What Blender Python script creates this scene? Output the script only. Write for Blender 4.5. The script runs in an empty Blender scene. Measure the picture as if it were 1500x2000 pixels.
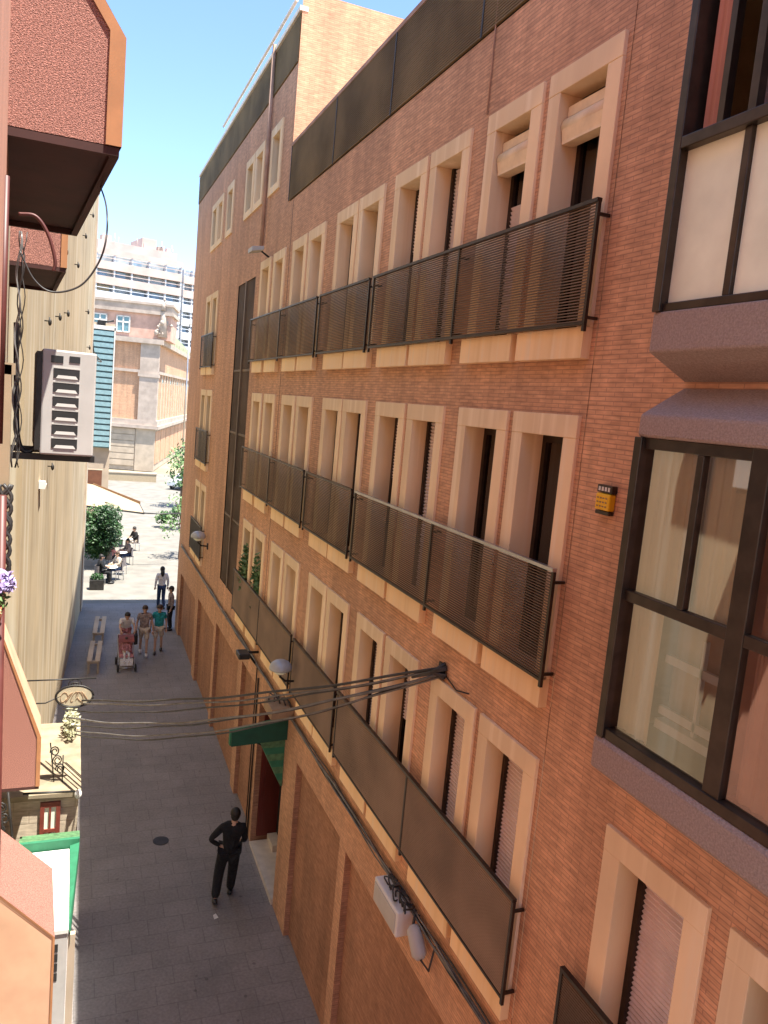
import bpy, bmesh, math, random
from mathutils import Vector, Matrix
random.seed(7)
R = math.radians
scene = bpy.context.scene
col = scene.collection

# ------------------------------------------------------------------ materials
def new_mat(name):
    m = bpy.data.materials.new(name); m.use_nodes = True
    nt = m.node_tree
    return m, nt, nt.nodes['Principled BSDF']

def noise_mix(nt, bsdf, c1, c2, scale, detail=6, stretch=(1, 1, 1), contrast=(.35, .65), coord='Object', rand=False):
    tc = nt.nodes.new('ShaderNodeTexCoord'); mp = nt.nodes.new('ShaderNodeMapping')
    mp.inputs['Scale'].default_value = stretch
    if rand:
        oi = nt.nodes.new('ShaderNodeObjectInfo'); ml = nt.nodes.new('ShaderNodeMath'); ml.operation = 'MULTIPLY'; ml.inputs[1].default_value = 37
        nt.links.new(oi.outputs['Random'], ml.inputs[0]); ad = nt.nodes.new('ShaderNodeVectorMath'); ad.operation = 'ADD'
        nt.links.new(tc.outputs[coord], ad.inputs[0]); nt.links.new(ml.outputs[0], ad.inputs[1]); nt.links.new(ad.outputs['Vector'], mp.inputs['Vector'])
    else: nt.links.new(tc.outputs[coord], mp.inputs['Vector'])
    n = nt.nodes.new('ShaderNodeTexNoise'); n.inputs['Scale'].default_value = scale; n.inputs['Detail'].default_value = detail
    nt.links.new(mp.outputs['Vector'], n.inputs['Vector'])
    r = nt.nodes.new('ShaderNodeValToRGB')
    r.color_ramp.elements[0].position = contrast[0]; r.color_ramp.elements[1].position = contrast[1]
    r.color_ramp.elements[0].color = (*c1, 1); r.color_ramp.elements[1].color = (*c2, 1)
    nt.links.new(n.outputs['Fac'], r.inputs['Fac'])
    return r.outputs['Color'], mp.outputs['Vector'], n.outputs['Fac']

def mat_plain(name, c, rough=.6, metal=0, var=.12, scale=6, bump=0, bscale=80, stretch=(1, 1, 1), spec=.5):
    m, nt, b = new_mat(name)
    lo = tuple(x*(1-var) for x in c); hi = tuple(min(1, x*(1+var)) for x in c)
    co, vec, fac = noise_mix(nt, b, lo, hi, scale, stretch=stretch)
    nt.links.new(co, b.inputs['Base Color'])
    b.inputs['Roughness'].default_value = rough; b.inputs['Metallic'].default_value = metal
    b.inputs['Specular IOR Level'].default_value = spec
    if bump:
        n = nt.nodes.new('ShaderNodeTexNoise'); n.inputs['Scale'].default_value = bscale; n.inputs['Detail'].default_value = 3
        tc = nt.nodes.new('ShaderNodeTexCoord'); nt.links.new(tc.outputs['Object'], n.inputs['Vector'])
        bp = nt.nodes.new('ShaderNodeBump'); bp.inputs['Strength'].default_value = bump; bp.inputs['Distance'].default_value = .02 if bscale > 30 else .05
        nt.links.new(n.outputs['Fac'], bp.inputs['Height']); nt.links.new(bp.outputs['Normal'], b.inputs['Normal'])
    return m

def mat_brick(name, c1, c2, mortar, bw=.25, bh=.066, ms=.009, stain=.35, stain_scale=.35, rough=.85):
    m, nt, b = new_mat(name)
    uv = nt.nodes.new('ShaderNodeUVMap'); uv.uv_map = 'UVMap'
    t = nt.nodes.new('ShaderNodeTexBrick')
    nt.links.new(uv.outputs['UV'], t.inputs['Vector'])
    t.inputs['Color1'].default_value = (*c1, 1); t.inputs['Color2'].default_value = (*c2, 1); t.inputs['Mortar'].default_value = (*mortar, 1)
    t.inputs['Scale'].default_value = 1; t.inputs['Brick Width'].default_value = bw; t.inputs['Row Height'].default_value = bh
    t.inputs['Mortar Size'].default_value = ms; t.inputs['Mortar Smooth'].default_value = .2; t.inputs['Bias'].default_value = -.1
    n = nt.nodes.new('ShaderNodeTexNoise'); n.inputs['Scale'].default_value = stain_scale; n.inputs['Detail'].default_value = 8; n.inputs['Roughness'].default_value = .65
    nt.links.new(uv.outputs['UV'], n.inputs['Vector'])
    mr = nt.nodes.new('ShaderNodeMapRange'); mr.inputs['From Min'].default_value = .3; mr.inputs['From Max'].default_value = .7
    mr.inputs['To Min'].default_value = 1-stain; mr.inputs['To Max'].default_value = 1+stain*.5
    nt.links.new(n.outputs['Fac'], mr.inputs['Value'])
    n2 = nt.nodes.new('ShaderNodeTexNoise'); n2.inputs['Scale'].default_value = 1; n2.inputs['Detail'].default_value = 2
    mp2 = nt.nodes.new('ShaderNodeMapping'); mp2.inputs['Scale'].default_value = (5.5, 24, 1); nt.links.new(uv.outputs['UV'], mp2.inputs['Vector']); nt.links.new(mp2.outputs['Vector'], n2.inputs['Vector'])
    mr2 = nt.nodes.new('ShaderNodeMapRange'); mr2.inputs['From Min'].default_value = .3; mr2.inputs['From Max'].default_value = .7
    mr2.inputs['To Min'].default_value = .80; mr2.inputs['To Max'].default_value = 1.17
    nt.links.new(n2.outputs['Fac'], mr2.inputs['Value'])
    mp3 = nt.nodes.new('ShaderNodeMapping'); mp3.inputs['Scale'].default_value = (2.6, .16, 1); nt.links.new(uv.outputs['UV'], mp3.inputs['Vector'])
    n3 = nt.nodes.new('ShaderNodeTexNoise'); n3.inputs['Scale'].default_value = 1.0; n3.inputs['Detail'].default_value = 6; n3.inputs['Roughness'].default_value = .6
    nt.links.new(mp3.outputs['Vector'], n3.inputs['Vector'])
    mr3 = nt.nodes.new('ShaderNodeMapRange'); mr3.inputs['From Min'].default_value = .38; mr3.inputs['From Max'].default_value = .62
    mr3.inputs['To Min'].default_value = .86; mr3.inputs['To Max'].default_value = 1.08
    nt.links.new(n3.outputs['Fac'], mr3.inputs['Value'])
    m0 = nt.nodes.new('ShaderNodeMath'); m0.operation = 'MULTIPLY'
    nt.links.new(mr2.outputs['Result'], m0.inputs[0]); nt.links.new(mr3.outputs['Result'], m0.inputs[1])
    mm = nt.nodes.new('ShaderNodeMath'); mm.operation = 'MULTIPLY'
    nt.links.new(mr.outputs['Result'], mm.inputs[0]); nt.links.new(m0.outputs[0], mm.inputs[1])
    vm = nt.nodes.new('ShaderNodeVectorMath'); vm.operation = 'SCALE'
    nt.links.new(t.outputs['Color'], vm.inputs[0]); nt.links.new(mm.outputs[0], vm.inputs['Scale'])
    nt.links.new(vm.outputs['Vector'], b.inputs['Base Color'])
    b.inputs['Roughness'].default_value = rough
    bp = nt.nodes.new('ShaderNodeBump'); bp.inputs['Strength'].default_value = .5; bp.inputs['Distance'].default_value = .01; bp.invert = True
    nt.links.new(t.outputs['Fac'], bp.inputs['Height']); nt.links.new(bp.outputs['Normal'], b.inputs['Normal'])
    return m

def mat_streaked(name, base, dark, pale, sc=1.0, lo=.3):
    # plaster with long vertical rain streaks
    m, nt, b = new_mat(name)
    co, vec, f = noise_mix(nt, b, dark, base, 2.2*sc, stretch=(1, 1, .05), contrast=(lo, .5), detail=5, rand=True)
    co2, v2, f2 = noise_mix(nt, b, (.8, .8, .8), (1.12, 1.1, 1.06), .6, contrast=(.3, .7))
    mx = nt.nodes.new('ShaderNodeMix'); mx.data_type = 'RGBA'; mx.blend_type = 'MULTIPLY'; mx.inputs['Factor'].default_value = 1
    nt.links.new(co, mx.inputs['A']); nt.links.new(co2, mx.inputs['B'])
    co3, v3, f3 = noise_mix(nt, b, (0, 0, 0), (1, 1, 1), 5*sc, stretch=(1, 1, .03), contrast=(.52, .7), rand=True)
    mx2 = nt.nodes.new('ShaderNodeMix'); mx2.data_type = 'RGBA'
    nt.links.new(co3, mx2.inputs['Factor']); nt.links.new(mx.outputs['Result'], mx2.inputs['A']); mx2.inputs['B'].default_value = (*pale, 1)
    nt.links.new(mx2.outputs['Result'], b.inputs['Base Color'])
    b.inputs['Roughness'].default_value = .9
    return m

def mat_glass(name, tint=(.9, .95, .95), refl=.12, rough=.02):
    m, nt, b = new_mat(name)
    nt.nodes.remove(b)
    out = nt.nodes['Material Output']
    tr = nt.nodes.new('ShaderNodeBsdfTransparent'); tr.inputs['Color'].default_value = (*tint, 1)
    gl = nt.nodes.new('ShaderNodeBsdfGlossy'); gl.inputs['Roughness'].default_value = rough
    fr = nt.nodes.new('ShaderNodeFresnel'); fr.inputs['IOR'].default_value = 1.5
    ad = nt.nodes.new('ShaderNodeMath'); ad.operation = 'ADD'; ad.inputs[1].default_value = refl; ad.use_clamp = True
    mx = nt.nodes.new('ShaderNodeMixShader')
    nt.links.new(fr.outputs['Fac'], ad.inputs[0]); nt.links.new(ad.outputs[0], mx.inputs['Fac'])
    nt.links.new(tr.outputs[0], mx.inputs[1]); nt.links.new(gl.outputs[0], mx.inputs[2]); nt.links.new(mx.outputs[0], out.inputs['Surface'])
    return m

def mat_leaf(name, c1, c2):
    m, nt, b = new_mat(name)
    co, v, f = noise_mix(nt, b, c1, c2, 3.5, contrast=(.35, .65))
    nt.links.new(co, b.inputs['Base Color']); b.inputs['Roughness'].default_value = .55
    b.inputs['Transmission Weight'].default_value = 0
    return m

M = {}
M['brick'] = mat_brick('warm_brick', (.68, .385, .225), (.61, .335, .195), (.45, .25, .155), bw=.21, bh=.036, ms=.0042, stain=.22)
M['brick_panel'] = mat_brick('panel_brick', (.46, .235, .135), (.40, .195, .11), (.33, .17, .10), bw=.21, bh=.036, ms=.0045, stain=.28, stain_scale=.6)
M['stone'] = mat_streaked('peach_stone', (.88, .68, .44), (.80, .59, .37), (.90, .73, .51), 1.6, .15)
M['sillstone'] = mat_streaked('ochre_stone', (.88, .65, .38), (.76, .53, .28), (.90, .70, .46), 3.0, .22)
M['slat'] = mat_plain('brown_metal_mesh', (.15, .10, .062), .6, .1, var=.3, scale=1.2)
M['slatlow'] = mat_plain('skylit_metal_mesh', (.29, .20, .135), .7, 0, var=.22, scale=1.2)  # lighter brown paints in the sky light on the low row's slat tops
M['railmetal'] = mat_plain('dark_rail_metal', (.045, .032, .024), .38, .6, var=.25, scale=8)
M['roofslat'] = mat_plain('olive_metal_mesh', (.20, .145, .075), .75, 0, var=.3, scale=.8, spec=.2)
M['louvre'] = mat_plain('dark_louvre', (.035, .028, .022), .5, .3, var=.3, scale=3)
M['bronze'] = mat_plain('bronze_frame', (.060, .046, .036), .35, .6, var=.2, scale=8)
M['lilac'] = mat_plain('mauve_roughcast', (.40, .31, .27), .95, var=.16, scale=70, bump=.8, bscale=130)
M['coping'] = mat_plain('pinkish_coping', (.42, .26, .19), .85, var=.2, scale=3)
M['whitecoping'] = mat_plain('pale_coping', (.7, .66, .6), .7, var=.1)
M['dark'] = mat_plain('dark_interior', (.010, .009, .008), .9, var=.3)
M['room'] = mat_plain('room_wall', (.55, .45, .33), .9, var=.08)
M['shutter'] = mat_plain('lilac_shutter', (.78, .68, .64), .55, var=.08, scale=4)
M['rollblind'] = mat_plain('cream_roll_blind', (.80, .64, .42), .75, var=.12, scale=6)
M['curtain'] = mat_plain('cream_curtain', (.92, .84, .62), .9, var=.04, scale=2)
M['frosted'] = mat_plain('frosted_panel', (.84, .90, .72), .28, var=.10, scale=2.5)
M['glass'] = mat_glass('window_glass', (.55, .55, .52), .10)
M['clearglass'] = mat_glass('bay_glass', (.97, .97, .94), .32)
M['salmon'] = mat_plain('salmon_roughcast', (.40, .18, .14), .95, var=.45, scale=95, bump=1.0, bscale=150)
M['salmonflat'] = mat_plain('salmon_plaster', (.52, .25, .17), .9, var=.10, scale=2)
M['peach'] = mat_plain('peach_plaster', (.60, .36, .235), .9, var=.14, scale=1.6)
M['orange'] = mat_plain('orange_trim', (.41, .185, .08), .8, var=.10, scale=5)
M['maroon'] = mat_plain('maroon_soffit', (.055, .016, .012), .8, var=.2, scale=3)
M['cream'] = mat_streaked('cream_streaked_plaster', (.45, .365, .24), (.33, .25, .145), (.54, .48, .36))
M['annexetop'] = mat_plain('annexe_coping', (.26, .21, .14), .9, var=.25, scale=3)
M['signcream'] = mat_plain('sign_board', (.40, .36, .25), .7, var=.1)
M['creamblock'] = mat_brick('cream_block', (.60, .51, .38), (.54, .45, .33), (.46, .38, .28), bw=.5, bh=.25, ms=.012, stain=.2)
M['white'] = mat_plain('white_metal', (.70, .69, .65), .45, var=.04)
M['acwhite'] = mat_plain('ac_white', (.47, .455, .43), .5, var=.05)
M['pipe_red'] = mat_plain('dark_red_pipe', (.09, .022, .018), .5, var=.2)
M['cable'] = mat_plain('black_cable', (.035, .033, .032), .5, var=.3)
M['cablegrey'] = mat_plain('grey_cable', (.13, .125, .12), .35, var=.3)
M['iron'] = mat_plain('wrought_iron', (.03, .028, .026), .5, .4, var=.3)
M['green'] = mat_plain('green_canvas', (.02, .15, .075), .7, var=.15)
M['greenpale'] = mat_plain('pale_green_canvas', (.075, .17, .075), .7, var=.3, scale=14)
M['greendark'] = mat_plain('dark_green_canvas', (.004, .062, .036), .7, var=.15)
M['redwood'] = mat_plain('dark_red_wood', (.12, .018, .012), .5, var=.25, stretch=(1, 1, .1))
M['redframe'] = mat_plain('red_brown_frame', (.20, .045, .03), .5, var=.15)
M['step'] = mat_plain('pale_marble', (.62, .55, .47), .6, var=.08)
M['tan'] = mat_plain('tan_box', (.30, .20, .12), .7, var=.15)
M['lampgrey'] = mat_plain('lamp_grey', (.42, .44, .46), .35, .2, var=.1)
M['yellow'] = mat_plain('yellow_plastic', (.85, .50, .01), .4, var=.06)
M['black'] = mat_plain('black_plastic', (.02, .02, .02), .4, var=.2)
M['skin'] = mat_plain('skin', (.50, .30, .21), .6, var=.06)
M['hairblack'] = mat_plain('dark_hair', (.014, .011, .009), .6, var=.3)
M['hairbrown'] = mat_plain('brown_hair', (.055, .032, .02), .6, var=.3)
M['suit'] = mat_plain('black_cloth', (.006, .006, .008), .9, var=.3, bump=1.0, bscale=14)
M['rosecloth'] = mat_plain('rose_cloth', (.50, .22, .24), .9, var=.2, scale=12, bump=1.0, bscale=14)
M['whitecloth'] = mat_plain('white_cloth', (.68, .66, .66), .9, var=.1, bump=1.0, bscale=14)
M['taupe'] = mat_plain('taupe_cloth', (.26, .20, .185), .9, var=.3, scale=14, bump=1.0, bscale=14)
M['teal'] = mat_plain('teal_cloth', (.015, .24, .26), .9, var=.25, scale=10, bump=1.0, bscale=14)
M['jeans'] = mat_plain('denim', (.02, .04, .10), .9, var=.2, bump=1.0, bscale=14)
M['beigecloth'] = mat_plain('beige_cloth', (.50, .42, .34), .9, var=.15, bump=1.0, bscale=14)
M['tyre'] = mat_plain('tyre_rubber', (.02, .02, .02), .8, var=.2)
M['leaf'] = mat_leaf('leaf_deep', (.008, .034, .006), (.024, .08, .015))
M['leaf2'] = mat_leaf('leaf_light', (.07, .14, .035), (.15, .25, .09))
M['leafmid'] = mat_leaf('leaf_mid', (.014, .052, .009), (.04, .11, .02))
M['lavender'] = mat_leaf('lavender_petal', (.26, .20, .42), (.42, .36, .60))
M['trunk'] = mat_plain('bark', (.12, .08, .05), .9, var=.3, stretch=(1, 1, .2), scale=10)
M['terracotta'] = mat_plain('terracotta', (.42, .16, .08), .8, var=.15)
M['canvas'] = mat_plain('beige_canvas', (.36, .28, .18), .85, var=.06)
M['canvasbrown'] = mat_plain('brown_canvas', (.22, .115, .05), .85, var=.12)
M['brown'] = mat_plain('brown_sign', (.14, .055, .03), .6, var=.12)
M['pinkwall'] = mat_plain('pink_render', (.54, .335, .26), .9, var=.15, scale=1.2)
M['orangewall'] = mat_brick('orange_brick_far', (.60, .345, .205), (.54, .30, .175), (.48, .32, .22), bw=.5, bh=.16, stain=.18)
M['greystone'] = mat_plain('grey_limestone', (.42, .34, .28), .85, var=.14, scale=1.5)
M['palestone'] = mat_plain('pale_limestone', (.46, .37, .275), .85, var=.12, scale=1.5)
M['greenroof'] = mat_plain('green_roof', (.18, .24, .115), .8, var=.2, scale=2)
M['towerwhite'] = mat_plain('tower_white', (.55, .57, .61), .8, var=.08, scale=.4)
M['towerglass'] = mat_plain('tower_recess', (.36, .40, .44), .35, var=.35, scale=.5)  # lightened so that distance haze is painted into the window bands
M['towerblue'] = mat_plain('tower_blue', (.22, .32, .44), .5, var=.25, scale=.6)
M['towerpink'] = mat_plain('tower_pink', (.50, .39, .35), .8, var=.12, scale=.4)  # pink paled to stand for the same haze
M['tealpaint'] = mat_plain('teal_louvre_paint', (.24, .38, .41), .5, var=.1)
M['tealdark'] = mat_plain('dark_teal_glass', (.14, .26, .30), .3, var=.2)  # even dark teal, behind the louvres and in far windows
M['carwhite'] = mat_plain('car_paint', (.75, .76, .78), .25, .1, var=.03)
M['carglass'] = mat_plain('car_glass', (.03, .04, .05), .08, var=.1)
M['chrome'] = mat_plain('grey_metal', (.45, .45, .46), .3, .8, var=.1)
M['cushion'] = mat_plain('grey_wicker', (.16, .14, .14), .8, var=.25, scale=20)
M['rubber'] = M['tyre']

def mat_paving():
    m, nt, b = new_mat('street_paving')
    uv = nt.nodes.new('ShaderNodeUVMap'); uv.uv_map = 'UVMap'
    t = nt.nodes.new('ShaderNodeTexBrick'); nt.links.new(uv.outputs['UV'], t.inputs['Vector'])
    t.inputs['Scale'].default_value = 1; t.inputs['Brick Width'].default_value = .62; t.inputs['Row Height'].default_value = .41
    t.inputs['Mortar Size'].default_value = .008; t.inputs['Bias'].default_value = 0
    t.inputs['Color1'].default_value = (.25, .228, .216, 1); t.inputs['Color2'].default_value = (.228, .208, .198, 1); t.inputs['Mortar'].default_value = (.180, .164, .157, 1)
    n = nt.nodes.new('ShaderNodeTexNoise'); n.inputs['Scale'].default_value = .55; n.inputs['Detail'].default_value = 9; n.inputs['Roughness'].default_value = .7
    nt.links.new(uv.outputs['UV'], n.inputs['Vector'])
    mr = nt.nodes.new('ShaderNodeMapRange'); mr.inputs['From Min'].default_value = .3; mr.inputs['From Max'].default_value = .7
    mr.inputs['To Min'].default_value = .74; mr.inputs['To Max'].default_value = 1.18
    nt.links.new(n.outputs['Fac'], mr.inputs['Value'])
    vm = nt.nodes.new('ShaderNodeVectorMath'); vm.operation = 'SCALE'
    nt.links.new(t.outputs['Color'], vm.inputs[0]); nt.links.new(mr.outputs['Result'], vm.inputs['Scale'])
    vo = nt.nodes.new('ShaderNodeTexVoronoi'); vo.inputs['Scale'].default_value = 2.3; nt.links.new(uv.outputs['UV'], vo.inputs['Vector'])
    th = nt.nodes.new('ShaderNodeMapRange'); th.inputs['From Min'].default_value = .05; th.inputs['From Max'].default_value = .085; th.inputs['To Min'].default_value = .62; th.inputs['To Max'].default_value = 1
    nt.links.new(vo.outputs['Distance'], th.inputs['Value'])
    n4 = nt.nodes.new('ShaderNodeTexNoise'); n4.inputs['Scale'].default_value = 22; n4.inputs['Detail'].default_value = 3; nt.links.new(uv.outputs['UV'], n4.inputs['Vector'])
    m4 = nt.nodes.new('ShaderNodeMapRange'); m4.inputs['From Min'].default_value = .3; m4.inputs['From Max'].default_value = .7; m4.inputs['To Min'].default_value = .85; m4.inputs['To Max'].default_value = 1.15
    nt.links.new(n4.outputs['Fac'], m4.inputs['Value'])
    mu = nt.nodes.new('ShaderNodeMath'); mu.operation = 'MULTIPLY'; nt.links.new(th.outputs['Result'], mu.inputs[0]); nt.links.new(m4.outputs['Result'], mu.inputs[1])
    vm2 = nt.nodes.new('ShaderNodeVectorMath'); vm2.operation = 'SCALE'; nt.links.new(vm.outputs['Vector'], vm2.inputs[0]); nt.links.new(mu.outputs[0], vm2.inputs['Scale'])
    nt.links.new(vm2.outputs['Vector'], b.inputs['Base Color'])
    b.inputs['Roughness'].default_value = .72
    return m
M['paving'] = mat_paving()
M['plaza'] = mat_plain('plaza_paving', (.19, .177, .152), .85, var=.14, scale=1.4)
M['earth'] = mat_plain('sandy_ground', (.26, .22, .15), .95, var=.2, scale=.3)

# ------------------------------------------------------------------ mesh builder
class MB:
    def __init__(s): s.v = []; s.f = []; s.mi = []; s.sm = []
    def poly(s, pts, mi=0, smooth=False):
        b = len(s.v); s.v += [tuple(p) for p in pts]; s.f.append(tuple(range(b, b+len(pts)))); s.mi.append(mi); s.sm.append(smooth)
    def box(s, x0, x1, y0, y1, z0, z1, mi=0, skip=''):
        P = [(x0,y0,z0),(x1,y0,z0),(x1,y1,z0),(x0,y1,z0),(x0,y0,z1),(x1,y0,z1),(x1,y1,z1),(x0,y1,z1)]
        F = {'b':(0,3,2,1),'t':(4,5,6,7),'s':(0,1,5,4),'e':(1,2,6,5),'n':(2,3,7,6),'w':(3,0,4,7)}
        b = len(s.v); s.v += P
        for k, f in F.items():
            if k not in skip: s.f.append(tuple(b+i for i in f)); s.mi.append(mi); s.sm.append(False)
    def prism(s, prof, axis, a, b_, mi=0):
        # extrude a closed 2D profile along an axis; 'y': profile (x,z); 'x': (y,z); 'z': (x,y)
        def P(u, w, t):
            return {'y':(u, t, w), 'x':(t, u, w), 'z':(u, w, t)}[axis]
        n = len(prof); base = len(s.v)
        s.v += [P(u, w, a) for u, w in prof] + [P(u, w, b_) for u, w in prof]
        for i in range(n):
            j = (i+1) % n; s.f.append((base+i, base+j, base+n+j, base+n+i)); s.mi.append(mi); s.sm.append(False)
        s.f.append(tuple(base+i for i in reversed(range(n)))); s.mi.append(mi); s.sm.append(False)
        s.f.append(tuple(base+n+i for i in range(n))); s.mi.append(mi); s.sm.append(False)
    def tube(s, pts, r, n=8, mi=0, cap=True):
        pts = [Vector(p) for p in pts]; rs = r if isinstance(r, (list, tuple)) else [r]*len(pts)
        rings = []; prev = None
        for i, p in enumerate(pts):
            t = (pts[min(i+1, len(pts)-1)] - pts[max(i-1, 0)]).normalized()
            if prev is None:
                a = t.orthogonal().normalized()
            else:
                a = (prev - t*prev.dot(t)).normalized()
            prev = a; c = t.cross(a)
            b = len(s.v)
            for k in range(n):
                th = 2*math.pi*k/n
                s.v.append(tuple(p + (a*math.cos(th)+c*math.sin(th))*rs[i]))
            rings.append(b)
        for i in range(len(rings)-1):
            for k in range(n):
                k2 = (k+1) % n
                s.f.append((rings[i]+k, rings[i]+k2, rings[i+1]+k2, rings[i+1]+k)); s.mi.append(mi); s.sm.append(True)
        if cap:
            s.f.append(tuple(rings[0]+k for k in reversed(range(n)))); s.mi.append(mi); s.sm.append(False)
            s.f.append(tuple(rings[-1]+k for k in range(n))); s.mi.append(mi); s.sm.append(False)
    def bar(s, a, b, r, n=6, mi=0): s.tube([a, b], r, n, mi)
    def ell(s, c, rx, ry, rz, nu=14, nv=9, mi=0, zmin=-1, zmax=1):
        b = len(s.v)
        a0 = math.asin(zmin); a1 = math.asin(zmax)
        for j in range(nv+1):
            ph = a0 + (a1-a0)*j/nv
            for i in range(nu):
                th = 2*math.pi*i/nu
                s.v.append((c[0]+rx*math.cos(ph)*math.cos(th), c[1]+ry*math.cos(ph)*math.sin(th), c[2]+rz*math.sin(ph)))
        for j in range(nv):
            for i in range(nu):
                i2 = (i+1) % nu
                s.f.append((b+j*nu+i, b+j*nu+i2, b+(j+1)*nu+i2, b+(j+1)*nu+i)); s.mi.append(mi); s.sm.append(True)
        s.f.append(tuple(b+i for i in reversed(range(nu)))); s.mi.append(mi); s.sm.append(True)
        s.f.append(tuple(b+nv*nu+i for i in range(nu))); s.mi.append(mi); s.sm.append(True)
    def disc_z(s, c, r, h, n=20, mi=0):
        s.tube([c, (c[0], c[1], c[2]+h)], r, n, mi)
    def build(s, name, mats, parent=None, off=(0, 0, 0), bevel=0):
        me = bpy.data.meshes.new(name)
        me.from_pydata([(x-off[0], y-off[1], z-off[2]) for x, y, z in s.v], [], s.f)
        if not isinstance(mats, (list, tuple)): mats = [mats]
        for m in mats: me.materials.append(m)
        for p, mi, sm in zip(me.polygons, s.mi, s.sm): p.material_index = mi; p.use_smooth = sm
        boxuv(me, off)
        me.update()
        o = bpy.data.objects.new(name, me); col.objects.link(o)
        if bevel:
            bv = o.modifiers.new('bevel', 'BEVEL'); bv.width = bevel; bv.segments = 2; bv.limit_method = 'ANGLE'; bv.angle_limit = R(40)
        if parent: o.parent = parent
        return o

def boxuv(me, off=(0, 0, 0)):
    uvl = me.uv_layers.new(name='UVMap')
    for p in me.polygons:
        n = p.normal; a = (abs(n.x), abs(n.y), abs(n.z)); k = a.index(max(a))
        for li in p.loop_indices:
            c = me.vertices[me.loops[li].vertex_index].co
            x, y, z = c.x+off[0], c.y+off[1], c.z+off[2]
            uvl.data[li].uv = (y, z) if k == 0 else ((x, z) if k == 1 else (x, y))

def arc(P, n=24):
    # Catmull-Rom through points
    P = [Vector(p) for p in P]; P = [P[0]*2-P[1]] + P + [P[-1]*2-P[-2]]; out = []
    for i in range(1, len(P)-2):
        for k in range(n):
            t = k/n; a, b, c, d = P[i-1], P[i], P[i+1], P[i+2]
            out.append(tuple(.5*((2*b)+(c-a)*t+(2*a-5*b+4*c-d)*t*t+(3*b-a-3*c+d)*t**3)))
    out.append(tuple(P[-2])); return out
def tag(o, label, cat, group=None):
    o['label'] = label; o['category'] = cat
    if group: o['group'] = group
    return o
def struct(o, kind='structure'): o['kind'] = kind; return o
def thing(name, label, cat, loc=(0, 0, 0), rotz=0, group=None):
    o = bpy.data.objects.new(name, None); col.objects.link(o)
    o.location = loc; o.rotation_euler = (0, 0, rotz); o.empty_display_size = .2
    return tag(o, label, cat, group)
def dup(o, parent=None):
    c = o.copy(); col.objects.link(c)
    if parent: c.parent = parent
    for ch in list(o.children): dup(ch, c)
    return c
def one(mb, name, mats, label, cat, base, group=None, bevel=0):
    o = mb.build(name, mats, None, base, bevel); o.location = base
    return tag(o, label, cat, group)

def gz(y): return -9.72 + .034*(y-10) if y < 30 else -9.04
FX = 3.85          # the brick facade's plane

# ------------------------------------------------------------------ ground
mb = MB(); mb.poly([(-400, -60, -10.6), (400, -60, -10.6), (400, 20, -10.2), (-400, 20, -10.2)])
mb.poly([(-400, 20, -10.2), (400, 20, -10.2), (400, 36, -9.10), (-400, 36, -9.10)])
mb.poly([(-400, 36, -9.10), (400, 36, -9.10), (900, 1500, -9.10), (-900, 1500, -9.10)])
struct(mb.build('ground', M['earth']))
mb = MB()
ys = [-8+2*i for i in range(20)] + [30]
ys = sorted(set(ys))
for a, b in zip(ys, ys[1:]): mb.poly([(-3, a, gz(a)), (6.5, a, gz(a)), (6.5, b, gz(b)), (-3, b, gz(b))])
mb.poly([(-3, 30, gz(30)), (6.5, 30, gz(30)), (6.5, 33.5, gz(33)), (-3, 33.5, gz(33))])
struct(mb.build('street', M['paving']))
mb = MB(); mb.poly([(-14, 33.5, -9.04), (30, 33.5, -9.04), (30, 86, -9.04), (-14, 86, -9.04)])
struct(mb.build('plaza', M['plaza']))

# ------------------------------------------------------------------ main brick building
def wall_grid(mb, X, ys, zs, holes, mi=0):
    Y = sorted(set(ys + [v for h in holes for v in h[:2]])); Z = sorted(set(zs + [v for h in holes for v in h[2:]]))
    Y = [y for y in Y if ys[0]-1e-6 <= y <= ys[-1]+1e-6]; Z = [z for z in Z if zs[0]-1e-6 <= z <= zs[-1]+1e-6]
    for a, b in zip(Y, Y[1:]):
        for c, d in zip(Z, Z[1:]):
            m = ((a+b)/2, (c+d)/2)
            if any(h[0] < m[0] < h[1] and h[2] < m[1] < h[3] for h in holes): continue
            mb.poly([(X, b, c), (X, a, c), (X, a, d), (X, b, d)], mi)

ROWS = [3.05, .09, -2.88]
WY = [5.42, 6.56, 7.97, 9.09, 10.52, 11.60, 13.28, 14.43, 16.05, 17.32]
FARY = [24.25, 25.45]
WW, WH = 1.03, 2.25
TOPW = [17.1, 18.78, 19.88, 22.6, 24.25, 25.33]; TZ, TH = 5.85, 1.42
holes = []
for t in ROWS:
    for y in WY + FARY: holes.append((y+.02, y+WW-.02, t-WH, t-.02))
for y in TOPW: holes.append((y+.02, y+WW-.02, TZ-TH+.02, TZ-.02))
STRIP = (18.97, 21.1, -5.0, 2.82); holes.append(STRIP)
PAN = [(6.0, 9.82, -6.36), (10.1, 12.55, -6.3), (15.95, 17.55, -6.15), (18.0, 21.2, -6.3), (21.55, 24.6, -6.5), (25.2, 29.0, -6.7)]
for a, b, t in PAN: holes.append((a, b, -10.4, t))
DOOR = (13.40, 15.55, -10.4, -6.35); holes.append(DOOR)
B0, B1 = 5.36, 29.95
B = thing('brick_apartment_building', 'long warm brick apartment building with three rows of peach stone framed windows', 'building', (FX, B0, gz(12)))
BO = (FX, B0, gz(12))
mb = MB()
low_h = [h for h in holes if h[2] < 3.94]
wall_grid(mb, FX, [B0, 16.2], [-10.4, 3.94], low_h)
wall_grid(mb, FX, [16.2, B1], [-10.4, 6.62], holes)
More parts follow.
